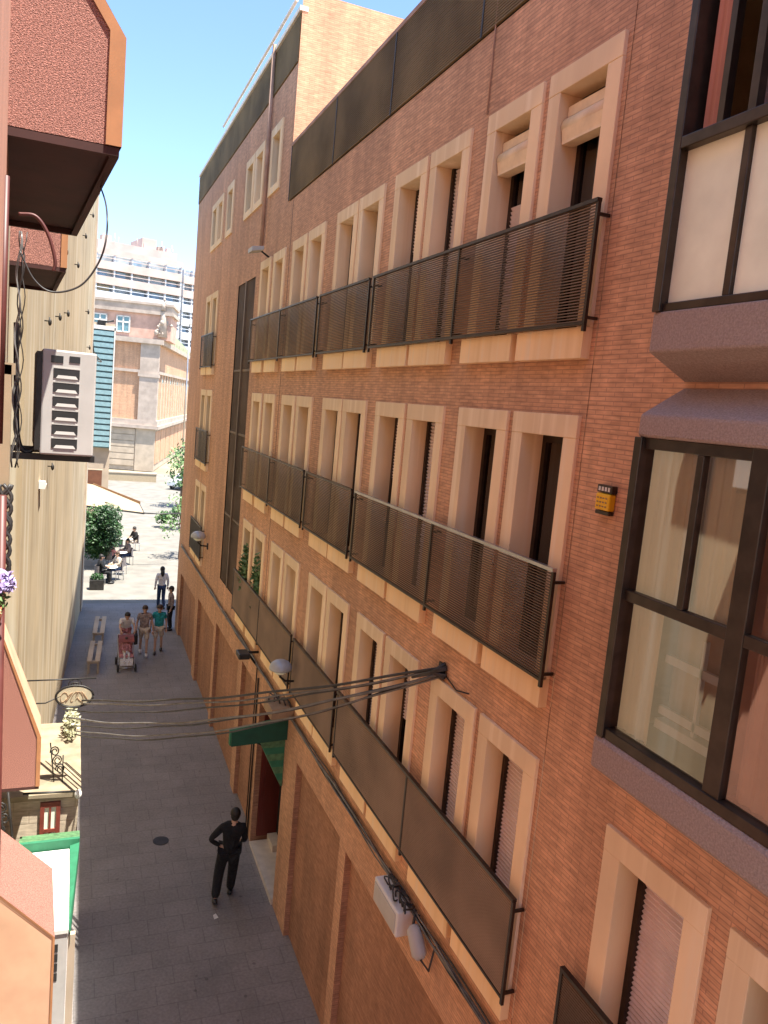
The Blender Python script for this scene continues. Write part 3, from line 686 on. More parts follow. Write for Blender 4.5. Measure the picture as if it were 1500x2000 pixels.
# ------------------------------------------------------------------ left: salmon building (its front turns slightly away from the street)
SA = math.atan(.07)
SO = (-.05, 0, gz(0))
def swx(y): return -.05-.07*y
S = thing('salmon_building', 'salmon roughcast building at left edge with boxy projecting bays and orange trims', 'building', SO)
mb = MB()
for y0, y1, xo, mm in ((2.3, 7.0, 0, 'salmonflat'), (7.0, 14.3, 0, 'cream'), (-8, -1.2, -.3, 'salmonflat')):
    xa, xb = swx(y0)+xo, swx(y1)+xo
    P = [(xa, y0), (xb, y1), (xb-6, y1), (xa-6, y0)]
    mb = MB(); mb.prism(P, 'z', -10.5, 6.5); mb.build('wall', M[mm], S, SO)
def bay_box(y0, y1, out0, out1, zb, zc, slope, trim=.06, face='salmon', roof='orange'):
    """boxy bay: vertical outer face from zb to zc, then a slope back up to the wall; out0/out1 = outer x at near and far end"""
    w0, w1 = swx(y0)-.02, swx(y1)-.02
    zt0 = zc+slope*(out0-w0); zt1 = zc+slope*(out1-w1)
    mb = MB()
    n = [(w0, y0, zb), (out0, y0, zb), (out0, y0, zc), (w0, y0, zt0)]; f = [(w1, y1, zb), (out1, y1, zb), (out1, y1, zc), (w1, y1, zt0)]
    mb.poly(n); mb.poly(list(reversed(f)))
    mb.poly([n[1], f[1], f[2], n[2]]); mb.poly([n[2], f[2], f[3], n[3]])
    o = mb.build('bay', M[face], S, SO)
    mb = MB(); e = .012
    mb.poly([(out0-trim, y0-e, zb), (out0+e, y0-e, zb), (out0+e, y0-e, zc), (out0-trim, y0-e, zc+trim*.3)])
    mb.poly([(out0-trim, y0-e, zc+trim*.3), (out0+e, y0-e, zc), (w0, y0-e, zt0), (w0, y0-e, zt0-trim*1.3)])
    mb.poly([(out0+e, y0-e, zb), (out1+e, y1, zb), (out1+e, y1, zc), (out0+e, y0-e, zc)])
    mb.poly([(out0+e, y0-e, zc), (out1+e, y1, zc), (w1, y1, zt0+e), (w0, y0-e, zt0+e)])
    q = mb.build('edge_trim', [M['orange'], M[roof]], o); q.data.polygons[3].material_index = 1; q.location = (-SO[0], -SO[1], -SO[2])
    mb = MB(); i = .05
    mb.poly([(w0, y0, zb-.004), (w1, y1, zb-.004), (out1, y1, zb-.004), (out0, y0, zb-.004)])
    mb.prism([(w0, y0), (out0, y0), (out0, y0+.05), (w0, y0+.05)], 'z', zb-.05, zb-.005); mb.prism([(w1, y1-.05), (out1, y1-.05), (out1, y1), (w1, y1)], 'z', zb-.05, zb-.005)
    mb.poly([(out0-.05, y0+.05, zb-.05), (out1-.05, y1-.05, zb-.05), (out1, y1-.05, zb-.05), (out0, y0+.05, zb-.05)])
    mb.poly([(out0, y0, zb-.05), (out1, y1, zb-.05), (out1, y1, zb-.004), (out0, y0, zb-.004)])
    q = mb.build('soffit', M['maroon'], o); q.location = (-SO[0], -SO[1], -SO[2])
bay_box(5.0, 7.93, .180, -.045, 1.345, 1.93, 1.45, .075)
bay_box(10.65, 13.3, -.17, -.35, 1.345, 2.3, 1.45, .06)
bay_box(9.0, 10.4, -.012, -.075, -8.1, -6.42, 1.05, .012, 'peach', 'salmon')
bay_box(13.0, 13.85, -.33, -.37, -6.55, -5.72, 2.9, .05, 'salmon', 'peach')
# pipes and posts on the salmon wall
mb = MB(); mb.tube([(-.352, 4.4, .95), (-.352, 4.4, -.35)], .016, 10); mb.tube([(-.325, 4.3, -.6), (-.29, 4.3, -4.6)], .022, 10); mb.build('downpipe', M['pipe_red'], S, SO)
mb = MB(); mb.box(-.36, -.315, 4.55, 4.62, -.75, .05); mb.box(-.36, -.30, 4.55, 4.62, .0, .06); mb.build('shutter_post', M['canvas'], S, SO)
# hanging cable loops and bundle by the salmon wall
def cable_thing(pts, r, label, name='hanging_cable', mat='cable', group=None, n=6):
    mb = MB(); mb.tube(pts, r, n); return one(mb, name, M[mat], label, 'cable', tuple(pts[0]), group)
cable_thing(arc([(-.29, 4.5, .62), (-.22, 4.5, .49), (-.13, 4.5, .44), (.0, 4.5, .49), (.085, 4.5, .62), (.118, 4.5, .76), (.115, 4.7, .95), (.10, 6.0, 1.345)], 10), .005, 'thin black cable looping in a wide arc below the upper salmon bay')
cable_thing(arc([(-.30, 4.5, .80), (-.22, 4.5, .80), (-.16, 4.5, .72), (-.125, 4.5, .60), (-.13, 4.5, .545)], 10), .009, 'thick dark hose curving under the maroon bay soffit', name='hose', mat='pipe_red')
mb = MB()
for k in range(5):
    ph = random.random()*6; x0 = -.30+random.uniform(-.02, .02)
    mb.tube([(x0+.012*math.sin(i*.8+ph), 4.7+.01*math.cos(i+ph), .75-1.25*i/30) for i in range(31)], random.choice([.0035, .003]), 5, mi=k % 3 == 0)
one(mb, 'cable_bundle', [M['cable'], M['cablegrey']], 'tangled dark cables hanging down the salmon wall left of the upper air conditioner', 'cables', (-.3, 4.7, .75))
mb = MB()
for k in range(6):
    ph = random.random()*6
    mb.tube([(-.325+.03*math.sin(i*.55+ph), 4.5, -.57-.55*i/28) for i in range(29)], .011, 5)
one(mb, 'cable_coil', M['cable'], 'coil of black cable hanging at the left edge above the lavender flowers', 'cable', (-.32, 4.5, -.6))
t = thing('flower_pot', 'pot of lavender flowers hanging at the left edge of the view', 'flowers', (-.36, 4.2, -1.2))
mb = MB(); leaves(mb, (-.315, 4.2, -1.02), (.07, .07, .06), 160, .022); mb.build('blossom', M['lavender'], t, (-.36, 4.2, -1.2))
mb = MB(); leaves(mb, (-.335, 4.2, -1.11), (.06, .07, .06), 90, .022); mb.build('foliage', M['leaf2'], t, (-.36, 4.2, -1.2))
mb = MB(); mb.tube([(-.36, 4.2, -1.24), (-.36, 4.2, -1.14)], [.05, .065], 12); mb.build('pot', M['terracotta'], t, (-.36, 4.2, -1.2))

# air conditioner
def ac_unit(loc, rot, label):
    t = thing('air_conditioner', label, 'air conditioner', loc, rot)
    w, d, h = .355, .86, .735      # across the wall, along the wall, height
    mb = MB(); mb.box(0, w, 0, d, 0, h); mb.build('casing', M['acwhite'], t, bevel=.012)
    mb = MB(); mb.box(.055, .135, -.004, .02, .645, .695); mb.box(.175, .245, -.004, .02, .655, .70)
    for k in range(6): mb.box(.075, .245, -.004, .02, .05+.098*k, .118+.098*k)
    q = mb.build('grille', M['black'], t)
    mb = MB()
    for k in range(6): mb.box(.075, .245, -.006, .010, .118+.098*k, .124+.098*k)
    for k in range(6): mb.poly([(.235, -.007, .05+.098*k), (.09, -.007, .05+.098*k), (.105, -.0045, .072+.098*k), (.22, -.0045, .072+.098*k)])
    mb.build('louvre_fin', M['acwhite'], t)
    mb = MB(); mb.box(-.035, -.0, .0, d, .03, h-.02); mb.build('rear_coil', M['iron'], t)
    mb = MB(); mb.box(-.27, w+.02, .10, .14, -.05, -.005); mb.box(-.27, w+.02, d-.14, d-.1, -.05, -.005); mb.box(-.27, -.24, .10, d-.1, -.05, .0)
    mb.build('wall_bracket', M['iron'], t)
    mb = MB()
    mb.tube(arc([(.0, .15, .06), (-.08, .15, .0), (-.14, .15, .10), (-.16, .2, .5), (-.17, .2, .9)], 8), .018, 8); mb.build('pipe', M['cable'], t)
    return t
ac_unit((-.225, 6.0, -.535), R(3.5), 'white air conditioner with slotted side hung on the left wall at eye level')

# ------------------------------------------------------------------ cream building
def cwx(y): return -.8+1.3*(y-14.5)/18.5
CO = (-.8, 14.5, gz(14))
Cb = thing('cream_building', 'tall rain streaked cream plaster building along the left side of the street', 'building', CO)
mb = MB(); P = [(cwx(14.5), 14.5), (cwx(33), 33), (cwx(33)-9, 33.6), (cwx(14.5)-9, 14.5)]; mb.prism(P, 'z', -10.2, 7.05); mb.build('wall', M['cream'], Cb, CO)
mb = MB(); P = [(cwx(14.6)+.06, 14.5), (cwx(33)+.08, 33.05), (cwx(33)-9, 33.7), (cwx(14.5)-9, 14.5)]; mb.prism(P, 'z', 7.05, 7.2); mb.build('cornice', M['palestone'], Cb, CO)
mb = MB(); P = [(cwx(32.4)-.0, 32.4), (cwx(33)+.05, 33.0), (cwx(33)-.3, 33.06), (cwx(32.4)-.3, 32.5)]; P = [(cwx(32.3)+.0, 32.3), (cwx(32.3)+.05, 32.3), (cwx(33)+.05, 33.04), (cwx(33), 33.04)]; mb.prism(P, 'z', -9.3, 7.04); mb.build('corner_pilaster', M['palestone'], Cb, CO)
hk = None
for y, z in ((17, 1.1), (19, 1.35), (21, 1.6), (23.5, 3.1), (26, 4.3), (29, 5.5), (20, 2.9), (24, 4.5), (18.5, -1.9), (28.5, 2.3), (30, 1.2)):
    if hk is None:
        mb = MB(); mb.tube([(0, 0, 0), (.09, 0, 0), (.09, 0, .08)], .014, 5); mb.ell((.10, 0, -.02), .035, .035, .07, 8, 5); hk = mb.build('wall_hook', M['iron'], Cb); o = hk
    else: o = hk.copy(); col.objects.link(o); o.parent = Cb
    o.location = (cwx(y)-CO[0], y-CO[1], z-CO[2])
mb = MB(); mb.box(cwx(17), cwx(17)+.12, 16.9, 17.05, -2.2, -2.05); mb.prism([(cwx(17), -2.05), (cwx(17)+.14, -2.12), (cwx(17)+.12, -2.2), (cwx(17), -2.2)], 'y', 17.05, 17.2)
one(mb, 'wall_light', M['white'], 'small white light fitting high on the cream streaked wall below the air conditioner', 'lamp', (cwx(17), 17, -2.1))
cable_thing(arc([(cwx(33)+.02, 32.9, 1.6), (cwx(33)+.1, 33.2, 1.15), (cwx(33)+.45, 36, .9), (.95, 43.5, 1.1)], 8), .03, 'black cable drooping from the cream building corner to the blue louvred house')
# low shop annexe in front of the cream building
XO = (.3, 14, gz(14))
Xa = thing('shop_annexe', 'low cream block annexe with a dark red framed window, left of the street', 'building', XO)
mb = MB(); mb.box(-1.3, .30, 14.0, 17.0, -10.2, -7.30); mb.build('wall', M['creamblock'], Xa, XO)
mb = MB(); mb.box(-1.3, .34, 13.95, 17.04, -7.30, -7.20); mb.build('coping', M['annexetop'], Xa, XO)
mb = MB()
mb.box(-.32, -.25, 13.955, 14.0, -8.9, -7.36); mb.box(-.06, .01, 13.955, 14.0, -8.9, -7.36); mb.box(-.25, -.06, 13.955, 14.0, -7.45, -7.36); mb.box(-.25, -.06, 13.955, 14.0, -7.92, -7.86); mb.box(-.175, -.14, 13.96, 14.0, -8.9, -7.45)
o = mb.build('window', M['redframe'], Xa, XO)
mb = MB(); mb.box(-.25, -.06, 13.98, 13.995, -8.9, -7.45); q = mb.build('pane', M['frosted'], o); q.location = (-XO[0], -XO[1], -XO[2])
# ironwork, sign and pole on the annexe
t = thing('hanging_sign', 'round cream hanging sign with curly iron rim on a bracket over the left side', 'sign', (.1, 14.2, -5.4))
HO = (.1, 14.2, -5.4)
mb = MB(); mb.tube([(-.85, 14.2, -5.2), (.52, 14.2, -5.2)], .014, 6)
mb.tube([(-.85, 14.2, -5.62), (-.3, 14.2, -5.62), (-.05, 14.2, -5.50)], .013, 6)
ring = [(.17+.31*math.cos(2*math.pi*i/28), 14.2, -5.52+.20*math.sin(2*math.pi*i/28)) for i in range(29)]; mb.tube(ring, .018, 6)
for sgn in (-1, 1):
    mb.tube([(.17+sgn*(.02+.11*t_/14)*math.cos(t_*.55), 14.2, -5.30+(.02+.07*t_/14)*math.sin(t_*.55)) for t_ in range(15)], .010, 5)
mb.build('iron_bracket', M['iron'], t, HO)
mb = MB()
n = 24; mb.prism([(.17+.285*math.cos(2*math.pi*i/n), -5.52+.175*math.sin(2*math.pi*i/n)) for i in range(n)], 'y', 14.19, 14.215); mb.build('board', M['signcream'], t, HO)
mb = MB()
for k in range(5):
    mb.tube([(.0+.085*k+.06*math.cos(j*.5+k), 14.186, -5.52+.09*math.sin(j*.55+k*2.1)) for j in range(12)], .006, 5)
mb.build('scroll', M['tan'], t, HO)
t = thing('pole_lamp', 'thin bar with a small white globe end above the dark red window', 'lamp', (.3, 13.9, -7.2))
mb = MB(); mb.tube([(-.6, 13.9, -7.12), (.24, 13.9, -7.16)], .02, 6); mb.build('arm', M['iron'], t, (.3, 13.9, -7.2))
mb = MB(); mb.ell((.29, 13.9, -7.22), .065, .065, .085, 12, 8); mb.build('globe', M['white'], t, (.3, 13.9, -7.2))
mb = MB()
for k in range(3):
    cx, cz = -.12+.05*k, -6.62-.17*k
    mb.tube([(cx+(.03+.05*j/16)*math.cos(j*.6), 14.4, cz+(.04+.06*j/16)*math.sin(j*.6)) for j in range(17)], .012, 5)
mb.tube([(-.2, 14.4, -6.45), (-.12, 14.4, -7.2)], .012, 5); mb.tube([(.02, 14.4, -6.7), (.02, 14.4, -7.2)], .012, 5)
one(mb, 'iron_scroll', M['iron'], 'curled wrought iron grille standing on the coping of the low cream annexe', 'ironwork', (-.1, 14.4, -7.2))
mb = MB()
for k in range(4):
    cx, cz = -.80+.04*(k % 2), -6.35-.17*k
    mb.tube([(cx+(.02+.06*j/16)*math.cos(j*.6+k), 12.0, cz+(.03+.07*j/16)*math.sin(j*.6+k)) for j in range(17)], .014, 5)
mb.tube([(-.85, 12.0, -6.1), (-.70, 12.0, -7.3)], .02, 6); mb.tube([(-.72, 12.0, -6.1), (-.60, 12.0, -7.3)], .02, 6)
one(mb, 'iron_grille', M['iron'], 'dark scrolled iron grille fixed at the left edge below the lower salmon bay', 'ironwork', (-.8, 12, -7.3))
t = thing('trailing_plant', 'dry pale trailing plant on the annexe edge where the overhead cables land', 'plant', (.2, 16.5, -7.2))
mb = MB(); leaves(mb, (.16, 16.4, -6.95), (.16, .5, .28), 240, .06); mb.build('foliage', mat_leaf('dry_leaf', (.22, .22, .12), (.42, .40, .26)), t, (.2, 16.5, -7.2))
mb = MB(); mb.tube([(.0, 16.5, -7.2), (.08, 16.45, -7.0), (.2, 16.3, -6.8)], .015, 5); mb.build('stem', M['trunk'], t, (.2, 16.5, -7.2))
# white cabinet with green awning frame
KO = (.1, 10.9, gz(11))
t = thing('shop_kiosk', 'white topped kiosk box with side vents against the left wall', 'kiosk', KO)
mb = MB(); mb.box(-.75, .165, 10.9, 12.9, gz(11), -7.74); mb.build('body', M['acwhite'], t, KO)
mb = MB(); mb.box(-.75, .175, 10.88, 12.95, -7.74, -7.68); mb.build('roof', M['white'], t, KO)
mb = MB(); mb.box(.175, .27, 10.92, 11.0, gz(11), -7.80); mb.build('corner_post', M['palestone'], t, KO)
mb = MB()
for k in range(4): mb.box(-.0, .045, 10.893, 10.9, -8.02-.15*k, -7.90-.15*k)
mb.build('vent', M['black'], t, KO)
GO = (.1, 13, -7.7)
t = thing('kiosk_awning', 'green awning wrapping two sides of the white topped kiosk', 'awning', GO)
mb = MB(); mb.box(-.6, .325, 12.98, 13.04, -7.90, -7.53); mb.poly([(-.6, 13.04, -7.53), (.325, 13.04, -7.53), (.325, 13.35, -7.60), (-.6, 13.35, -7.60)], 1); mb.build('rear_flap', [M['green'], M['greenpale']], t, GO)
mb = MB(); mb.poly([(.178, 10.9, -7.70), (.20, 10.9, -7.76), (.325, 12.98, -7.60), (.178, 12.98, -7.64)]); mb.poly([(.20, 10.9, -7.76), (.20, 10.9, -7.95), (.325, 12.98, -7.90), (.325, 12.98, -7.60)]); mb.build('side_flap', M['green'], t, GO)

# ------------------------------------------------------------------ overhead cables across the street
ends = [(-.12, 15.0, -5.86), (-.10, 15.0, -5.90), (-.02, 15.0, -6.08), (.05, 15.0, -6.24), (.14, 15.0, -6.40), (.2, 15.0, -6.50), (.22, 15.0, -6.58)]
ra = [(3.82, 7.42, -2.76), (3.82, 7.44, -2.80), (3.82, 7.46, -2.79), (3.82, 7.40, -2.82), (3.82, 7.46, -2.84), (3.82, 7.43, -2.86), (3.82, 7.48, -2.85)]
sag = [.42, .50, .52, .72, .62, .80, .86]
labs = ['topmost overhead cable across the street, strung from the brick wall', 'second overhead cable from the top crossing the street', 'overhead cable third from the top of the sagging set', 'middle overhead cable of the sagging set over the street',
        'overhead cable third from the bottom of the sagging set', 'second lowest overhead cable across the street', 'lowest and most sagging overhead cable across the street']
for i, (a, b) in enumerate(zip(ra, ends)):
    pts = []
    for k in range(41):
        u = k/40; p = Vector(a).lerp(Vector(b), u); p.z -= 4*sag[i]*u*(1-u)*.42; p.z += .01*math.sin(u*25+i); pts.append(tuple(p))
    cable_thing(pts, .017 if i in (0, 3) else .013, labs[i], 'overhead_cable', 'cablegrey' if i % 2 else 'cable', 'overhead cables crossing the street', 5)
t = thing('cable_anchor', 'black knot of cable ends anchored to the brick wall between lower window rows', 'cable anchor', (FX, 7.42, -2.8))
mb = MB()
for k in range(14):
    a_ = random.uniform(0, 6.28); mb.tube([(FX-.02, 7.36+.10*math.cos(a_), -2.76+.10*math.sin(a_)), (FX-.10, 7.42+.02*math.cos(a_), -2.80+.02*math.sin(a_)), (FX-.26, 7.62, -2.93)], .012, 5)
mb.build('cable_tail', M['cable'], t, (FX, 7.42, -2.8))
mb = MB(); mb.box(FX-.02, FX, 7.33, 7.47, -2.84, -2.70); mb.tube([(FX, 7.42, -2.8), (FX-.13, 7.44, -2.82)], .02); mb.tube([(FX-.015, 7.3, -2.8), (FX-.02, 7.0, -2.86), (FX-.015, 6.75, -2.80)], .008, 5); mb.build('wall_plate', M['iron'], t, (FX, 7.42, -2.8))

# ------------------------------------------------------------------ people
def skin_mesh(name, nodes, edges, root, mat, parent, extra=None, sub=1):
    names = list(nodes); idx = {n: i for i, n in enumerate(names)}
    me = bpy.data.meshes.new('tmp'); me.from_pydata([nodes[n][0] for n in names], [(idx[a], idx[b]) for a, b in edges], [])
    o = bpy.data.objects.new('tmp', me); col.objects.link(o)
    o.modifiers.new('skin', 'SKIN')
    if not me.skin_vertices: raise RuntimeError('no skin layer')
    for i, n in enumerate(names):
        r = nodes[n][1]; sv = me.skin_vertices[0].data[i]
        sv.radius = r if isinstance(r, tuple) else (r, r); sv.use_root = (n == root)
    o.modifiers['skin'].use_smooth_shade = True
    s = o.modifiers.new('sub', 'SUBSURF'); s.levels = sub; s.render_levels = sub
    dg = bpy.context.evaluated_depsgraph_get(); dg.update()
    ev = o.evaluated_get(dg); m2 = bpy.data.meshes.new_from_object(ev)
    bpy.data.objects.remove(o); bpy.data.meshes.remove(me)
    if extra:
        bm = bmesh.new(); bm.from_mesh(m2); t_ = bpy.data.meshes.new('t2'); t_.from_pydata(extra.v, [], extra.f)
        bm.from_mesh(t_); bm.to_mesh(m2); bm.free(); bpy.data.meshes.remove(t_)
    m2.name = name
    for p in m2.polygons: p.use_smooth = True
    m2.materials.clear(); m2.materials.append(mat)
    ob = bpy.data.objects.new(name, m2); col.objects.link(ob); ob.parent = parent
    return ob

def person(loc, rotz, label, pose, top, trousers, hair, shoes, scale=1.0, long_sleeve=True, short_legs=False, long_hair=False, build=1.0, leg=1.0, jacket=False, group=None):
    t = thing('person', label, 'person', loc, rotz, group)
    t.scale = (scale,)*3
    J = {'pelvis': (0, 0, .96), 'waist': (0, 0, 1.10), 'chest': (0, .0, 1.32), 'neck': (0, 0, 1.49), 'head': (0, .02, 1.62),
         'shL': (-.175, 0, 1.42), 'shR': (.175, 0, 1.42), 'elL': (-.24, -.03, 1.14), 'elR': (.24, -.03, 1.14), 'wrL': (-.25, .05, .90), 'wrR': (.25, .05, .90),
         'hiL': (-.09, 0, .92), 'hiR': (.09, 0, .92), 'knL': (-.10, .03, .50), 'knR': (.10, .03, .50), 'anL': (-.10, -.02, .09), 'anR': (.10, -.02, .09)}
    J.update(pose); V = {k: Vector(v) for k, v in J.items()}
    fw = Vector(pose.get('look', (0, 1, 0))).normalized()
    hd = V['head']; b = build
    nodes = {k: [tuple(V[k]), r] for k, r in (('pelvis', (.10*b, .075*b)), ('waist', (.09*b, .07*b)), ('chest', (.10*b, .07*b)), ('neck', .05), ('shL', .042), ('shR', .042), ('elL', .036), ('elR', .036), ('wrL', .027), ('wrR', .027),
             ('hiL', .065*b), ('hiR', .065*b), ('knL', .050), ('knR', .050), ('anL', .038), ('anR', .038))}
    nodes['jaw'] = [tuple(V['neck'].lerp(hd, .62)+fw*.022), (.062, .066)]
    nodes['brow'] = [tuple(hd+Vector((0, 0, .02))), (.078, .092)]
    nodes['crown'] = [tuple(hd+Vector((0, 0, .085))-fw*.005), (.06, .07)]
    E = [('pelvis', 'waist'), ('waist', 'chest'), ('chest', 'neck'), ('neck', 'jaw'), ('jaw', 'brow'), ('brow', 'crown'), ('chest', 'shL'), ('chest', 'shR'), ('shL', 'elL'), ('shR', 'elR'), ('elL', 'wrL'), ('elR', 'wrR'),
         ('pelvis', 'hiL'), ('pelvis', 'hiR'), ('hiL', 'knL'), ('hiR', 'knR'), ('knL', 'anL'), ('knR', 'anR')]
    ex = MB(); side = fw.cross(Vector((0, 0, 1)))
    ex.tube([hd+fw*.085+Vector((0, 0, .012)), hd+fw*.112-Vector((0, 0, .022)), hd+fw*.09-Vector((0, 0, .034))], [.008, .017, .010], 6)   # nose
    ex.tube([hd+fw*.088-side*.025-Vector((0, 0, .062)), hd+fw*.095-Vector((0, 0, .062)), hd+fw*.088+side*.025-Vector((0, 0, .062))], .008, 5)  # lips
    for s in (-1, 1):
        c = hd+side*s*.082-Vector((0, 0, .005)); ex.ell(tuple(c), .014, .022, .032, 8, 5)
    for s, w, e in (('L', 'wrL', 'elL'), ('R', 'wrR', 'elR')):
        d = (V[w]-V[e]).normalized(); p0 = V[w]; curl = Vector(pose.get('curl'+s, fw))
        lat = d.cross(curl).normalized() if d.cross(curl).length > .05 else Vector((1, 0, 0))
        palm = p0+d*.085
        ex.tube([p0, p0+d*.04, palm], [.024, .036, .033], 8)
        for k, L in enumerate((.062, .072, .068, .052)):
            q = palm+lat*(.027-.018*k); ex.tube([q, q+d*L*.5+curl*L*.15, q+d*L*.75+curl*L*.55], [.0095, .009, .007], 6)
        q = p0+d*.035+lat*.032; ex.tube([q, q+lat*.022+d*.03, q+lat*.02+d*.055+curl*.018], [.011, .010, .008], 6)
    skin_mesh('body', nodes, E, 'pelvis', M['skin'], t, ex)
    eyes = MB()
    for s in (-1, 1): eyes.ell(tuple(hd+fw*.088+side*s*.032+Vector((0, 0, .018))), .011, .011, .008, 8, 5)
    eyes.build('eyes', M['hairblack'], t)
    g = .020
    tn = {k: [tuple(V[k]), r] for k, r in (('pelvis', (.145*b, .115*b)), ('waist', (.138*b, .11*b)), ('chest', (.175*b, .13*b)), ('shL', .085), ('shR', .085))}
    tn['collar'] = [tuple(V['chest'].lerp(V['neck'], .85)), .06]
    te = [('pelvis', 'waist'), ('waist', 'chest'), ('chest', 'collar'), ('chest', 'shL'), ('chest', 'shR')]
    for s in 'LR':
        if long_sleeve:
            tn['el'+s] = [tuple(V['el'+s]), .055]; tn['cf'+s] = [tuple(V['el'+s].lerp(V['wr'+s], .93)), .042]; te += [('sh'+s, 'el'+s), ('el'+s, 'cf'+s)]
        else:
            tn['cf'+s] = [tuple(V['sh'+s].lerp(V['el'+s], .65)), .06]; te += [('sh'+s, 'cf'+s)]
    if jacket: tn['hem'] = [(V['pelvis'].x, V['pelvis'].y, V['pelvis'].z-.16), (.165*b, .135*b)]; te.append(('pelvis', 'hem'))
    skin_mesh('jacket' if jacket else 'shirt', tn, te, 'waist', top, t)
    bn = {'pelvis': [tuple(V['pelvis']+Vector((0, 0, .02))), (.142*b, .112*b)]}; be = []
    for s in 'LR':
        bn['hi'+s] = [tuple(V['hi'+s]), .10*b]; bn['kn'+s] = [tuple(V['kn'+s].lerp(V['hi'+s], .1 if short_legs else 0)), .078*leg]
        be += [('pelvis', 'hi'+s), ('hi'+s, 'kn'+s)]
        if not short_legs: bn['an'+s] = [tuple(V['kn'+s].lerp(V['an'+s], 1.0)), .064*leg]; be += [('kn'+s, 'an'+s)]
    skin_mesh('shorts' if short_legs else 'trousers', bn, be, 'pelvis', trousers, t)
    for s in 'LR':
        mb = MB(); a_ = V['an'+s]; f_ = Vector(pose.get('foot'+s, (0, 1, 0))).normalized(); dz = Vector((0, 0, -.035))
        mb.tube([a_-f_*.07+dz, a_-f_*.05+dz, a_+f_*.03+dz, a_+f_*.12+dz*1.2, a_+f_*.185+dz*1.3, a_+f_*.20+dz*1.35], [.02, .046, .052, .046, .034, .012], 10); mb.build('shoe', shoes, t)
    mb = MB(); c = hd+Vector((0, 0, .035))-fw*.018
    mb.ell(tuple(c), .098, .106, .115, 16, 9, zmin=-.12, zmax=1)
    mb.ell(tuple(hd-fw*.045-Vector((0, 0, .0))), .085, .075, .10, 12, 8)
    if long_hair: mb.tube([hd-fw*.06, hd-fw*.085-Vector((0, 0, .12)), hd-fw*.10-Vector((0, 0, .26))], [.08, .085, .04], 10)
    mb.build('hair', hair, t)
    return t
# man in black walking away, left elbow out
person((3.04, 13.85, gz(13.85)), R(-14), 'man in a black suit walking away past the entrance, left elbow bent out', {
    'pelvis': (.01, 0, .97), 'chest': (.045, .02, 1.33), 'neck': (.065, .03, 1.49), 'head': (.07, .05, 1.62), 'shL': (-.13, .0, 1.42), 'shR': (.23, .03, 1.41),
    'elL': (-.36, -.10, 1.20), 'wrL': (-.16, -.03, 1.04), 'elR': (.28, .02, 1.14), 'wrR': (.22, .22, 1.02), 'hiL': (-.09, 0, .93), 'hiR': (.10, 0, .93), 'knL': (-.16, .0, .52), 'anL': (-.19, -.26, .12), 'footL': (-.1, .9, -.25),
    'knR': (.09, .12, .51), 'anR': (.06, .10, .08), 'curlL': (.5, .6, 0)}, M['suit'], M['suit'], M['hairblack'], M['black'], 1.03, build=1.32, leg=1.3, jacket=True)
# group coming up the street
person((1.86, 27.0, gz(27)), R(184), 'woman in a white and rose top bending forward over a pink pushchair', {
    'pelvis': (0, -.05, .93), 'waist': (0, .02, 1.07), 'chest': (0, .14, 1.25), 'neck': (0, .22, 1.38), 'head': (0, .29, 1.48), 'look': (0, .9, -.35), 'shL': (-.175, .17, 1.34), 'shR': (.175, .17, 1.34), 'elL': (-.24, .32, 1.12), 'elR': (.24, .32, 1.12),
    'wrL': (-.21, .52, 1.03), 'wrR': (.21, .52, 1.03), 'knL': (-.1, .12, .5), 'anL': (-.1, .14, .09), 'knR': (.1, -.06, .5), 'anR': (.1, -.24, .11)}, M['whitecloth'], M['rosecloth'], M['hairblack'], M['whitecloth'], 1.0, long_sleeve=False)
t = person((2.47, 27.1, gz(27)), R(176), 'person in a taupe top walking in the middle of the three', {
    'elL': (-.27, .02, 1.13), 'wrL': (-.29, .1, .88), 'knL': (-.1, .15, .5), 'anL': (-.1, .18, .09), 'knR': (.1, -.03, .5), 'anR': (.1, -.22, .11)}, M['taupe'], M['beigecloth'], M['hairbrown'], M['whitecloth'], 1.0, long_sleeve=False, short_legs=True, build=1.15)
person((2.98, 27.3, gz(27)), R(172), 'person in a teal top and pale shorts walking on the right of the three', {
    'knL': (-.1, .0, .5), 'anL': (-.1, -.2, .11), 'knR': (.1, .15, .5), 'anR': (.1, .2, .09), 'elR': (.28, .0, 1.13), 'wrR': (.29, .06, .88)}, M['teal'], M['beigecloth'], M['hairbrown'], M['black'], .98, long_sleeve=False, short_legs=True, build=1.2)
person((3.58, 32.6, gz(32)), R(5), 'slim person with black hair, pale top and dark jeans walking away at the shade edge', {
    'knL': (-.08, .1, .5), 'anL': (-.08, .16, .09), 'knR': (.08, .0, .5), 'anR': (.08, -.2, .12)}, M['whitecloth'], M['jeans'], M['hairblack'], M['black'], 1.02, long_hair=True)
person((3.62, 29.6, gz(29.6)), R(95), 'person in dark clothes standing close to the brick wall at the far corner', {}, M['taupe'], M['suit'], M['hairblack'], M['black'], .98)
# handbag
t = thing('handbag', 'black handbag carried between the woman with the pushchair and the person in taupe', 'bag', (2.17, 26.95, gz(27)+.42))
mb = MB(); mb.box(2.08, 2.26, 26.86, 27.04, gz(27)+.42, gz(27)+.80); mb.build('bag_body', M['black'], t, (2.17, 26.95, gz(27)+.42), .05)
mb = MB(); mb.tube([(2.10, 26.95, gz(27)+.78), (2.14, 26.95, gz(27)+.92), (2.20, 26.95, gz(27)+.92), (2.24, 26.95, gz(27)+.78)], .012, 6); mb.build('strap', M['black'], t, (2.17, 26.95, gz(27)+.42))
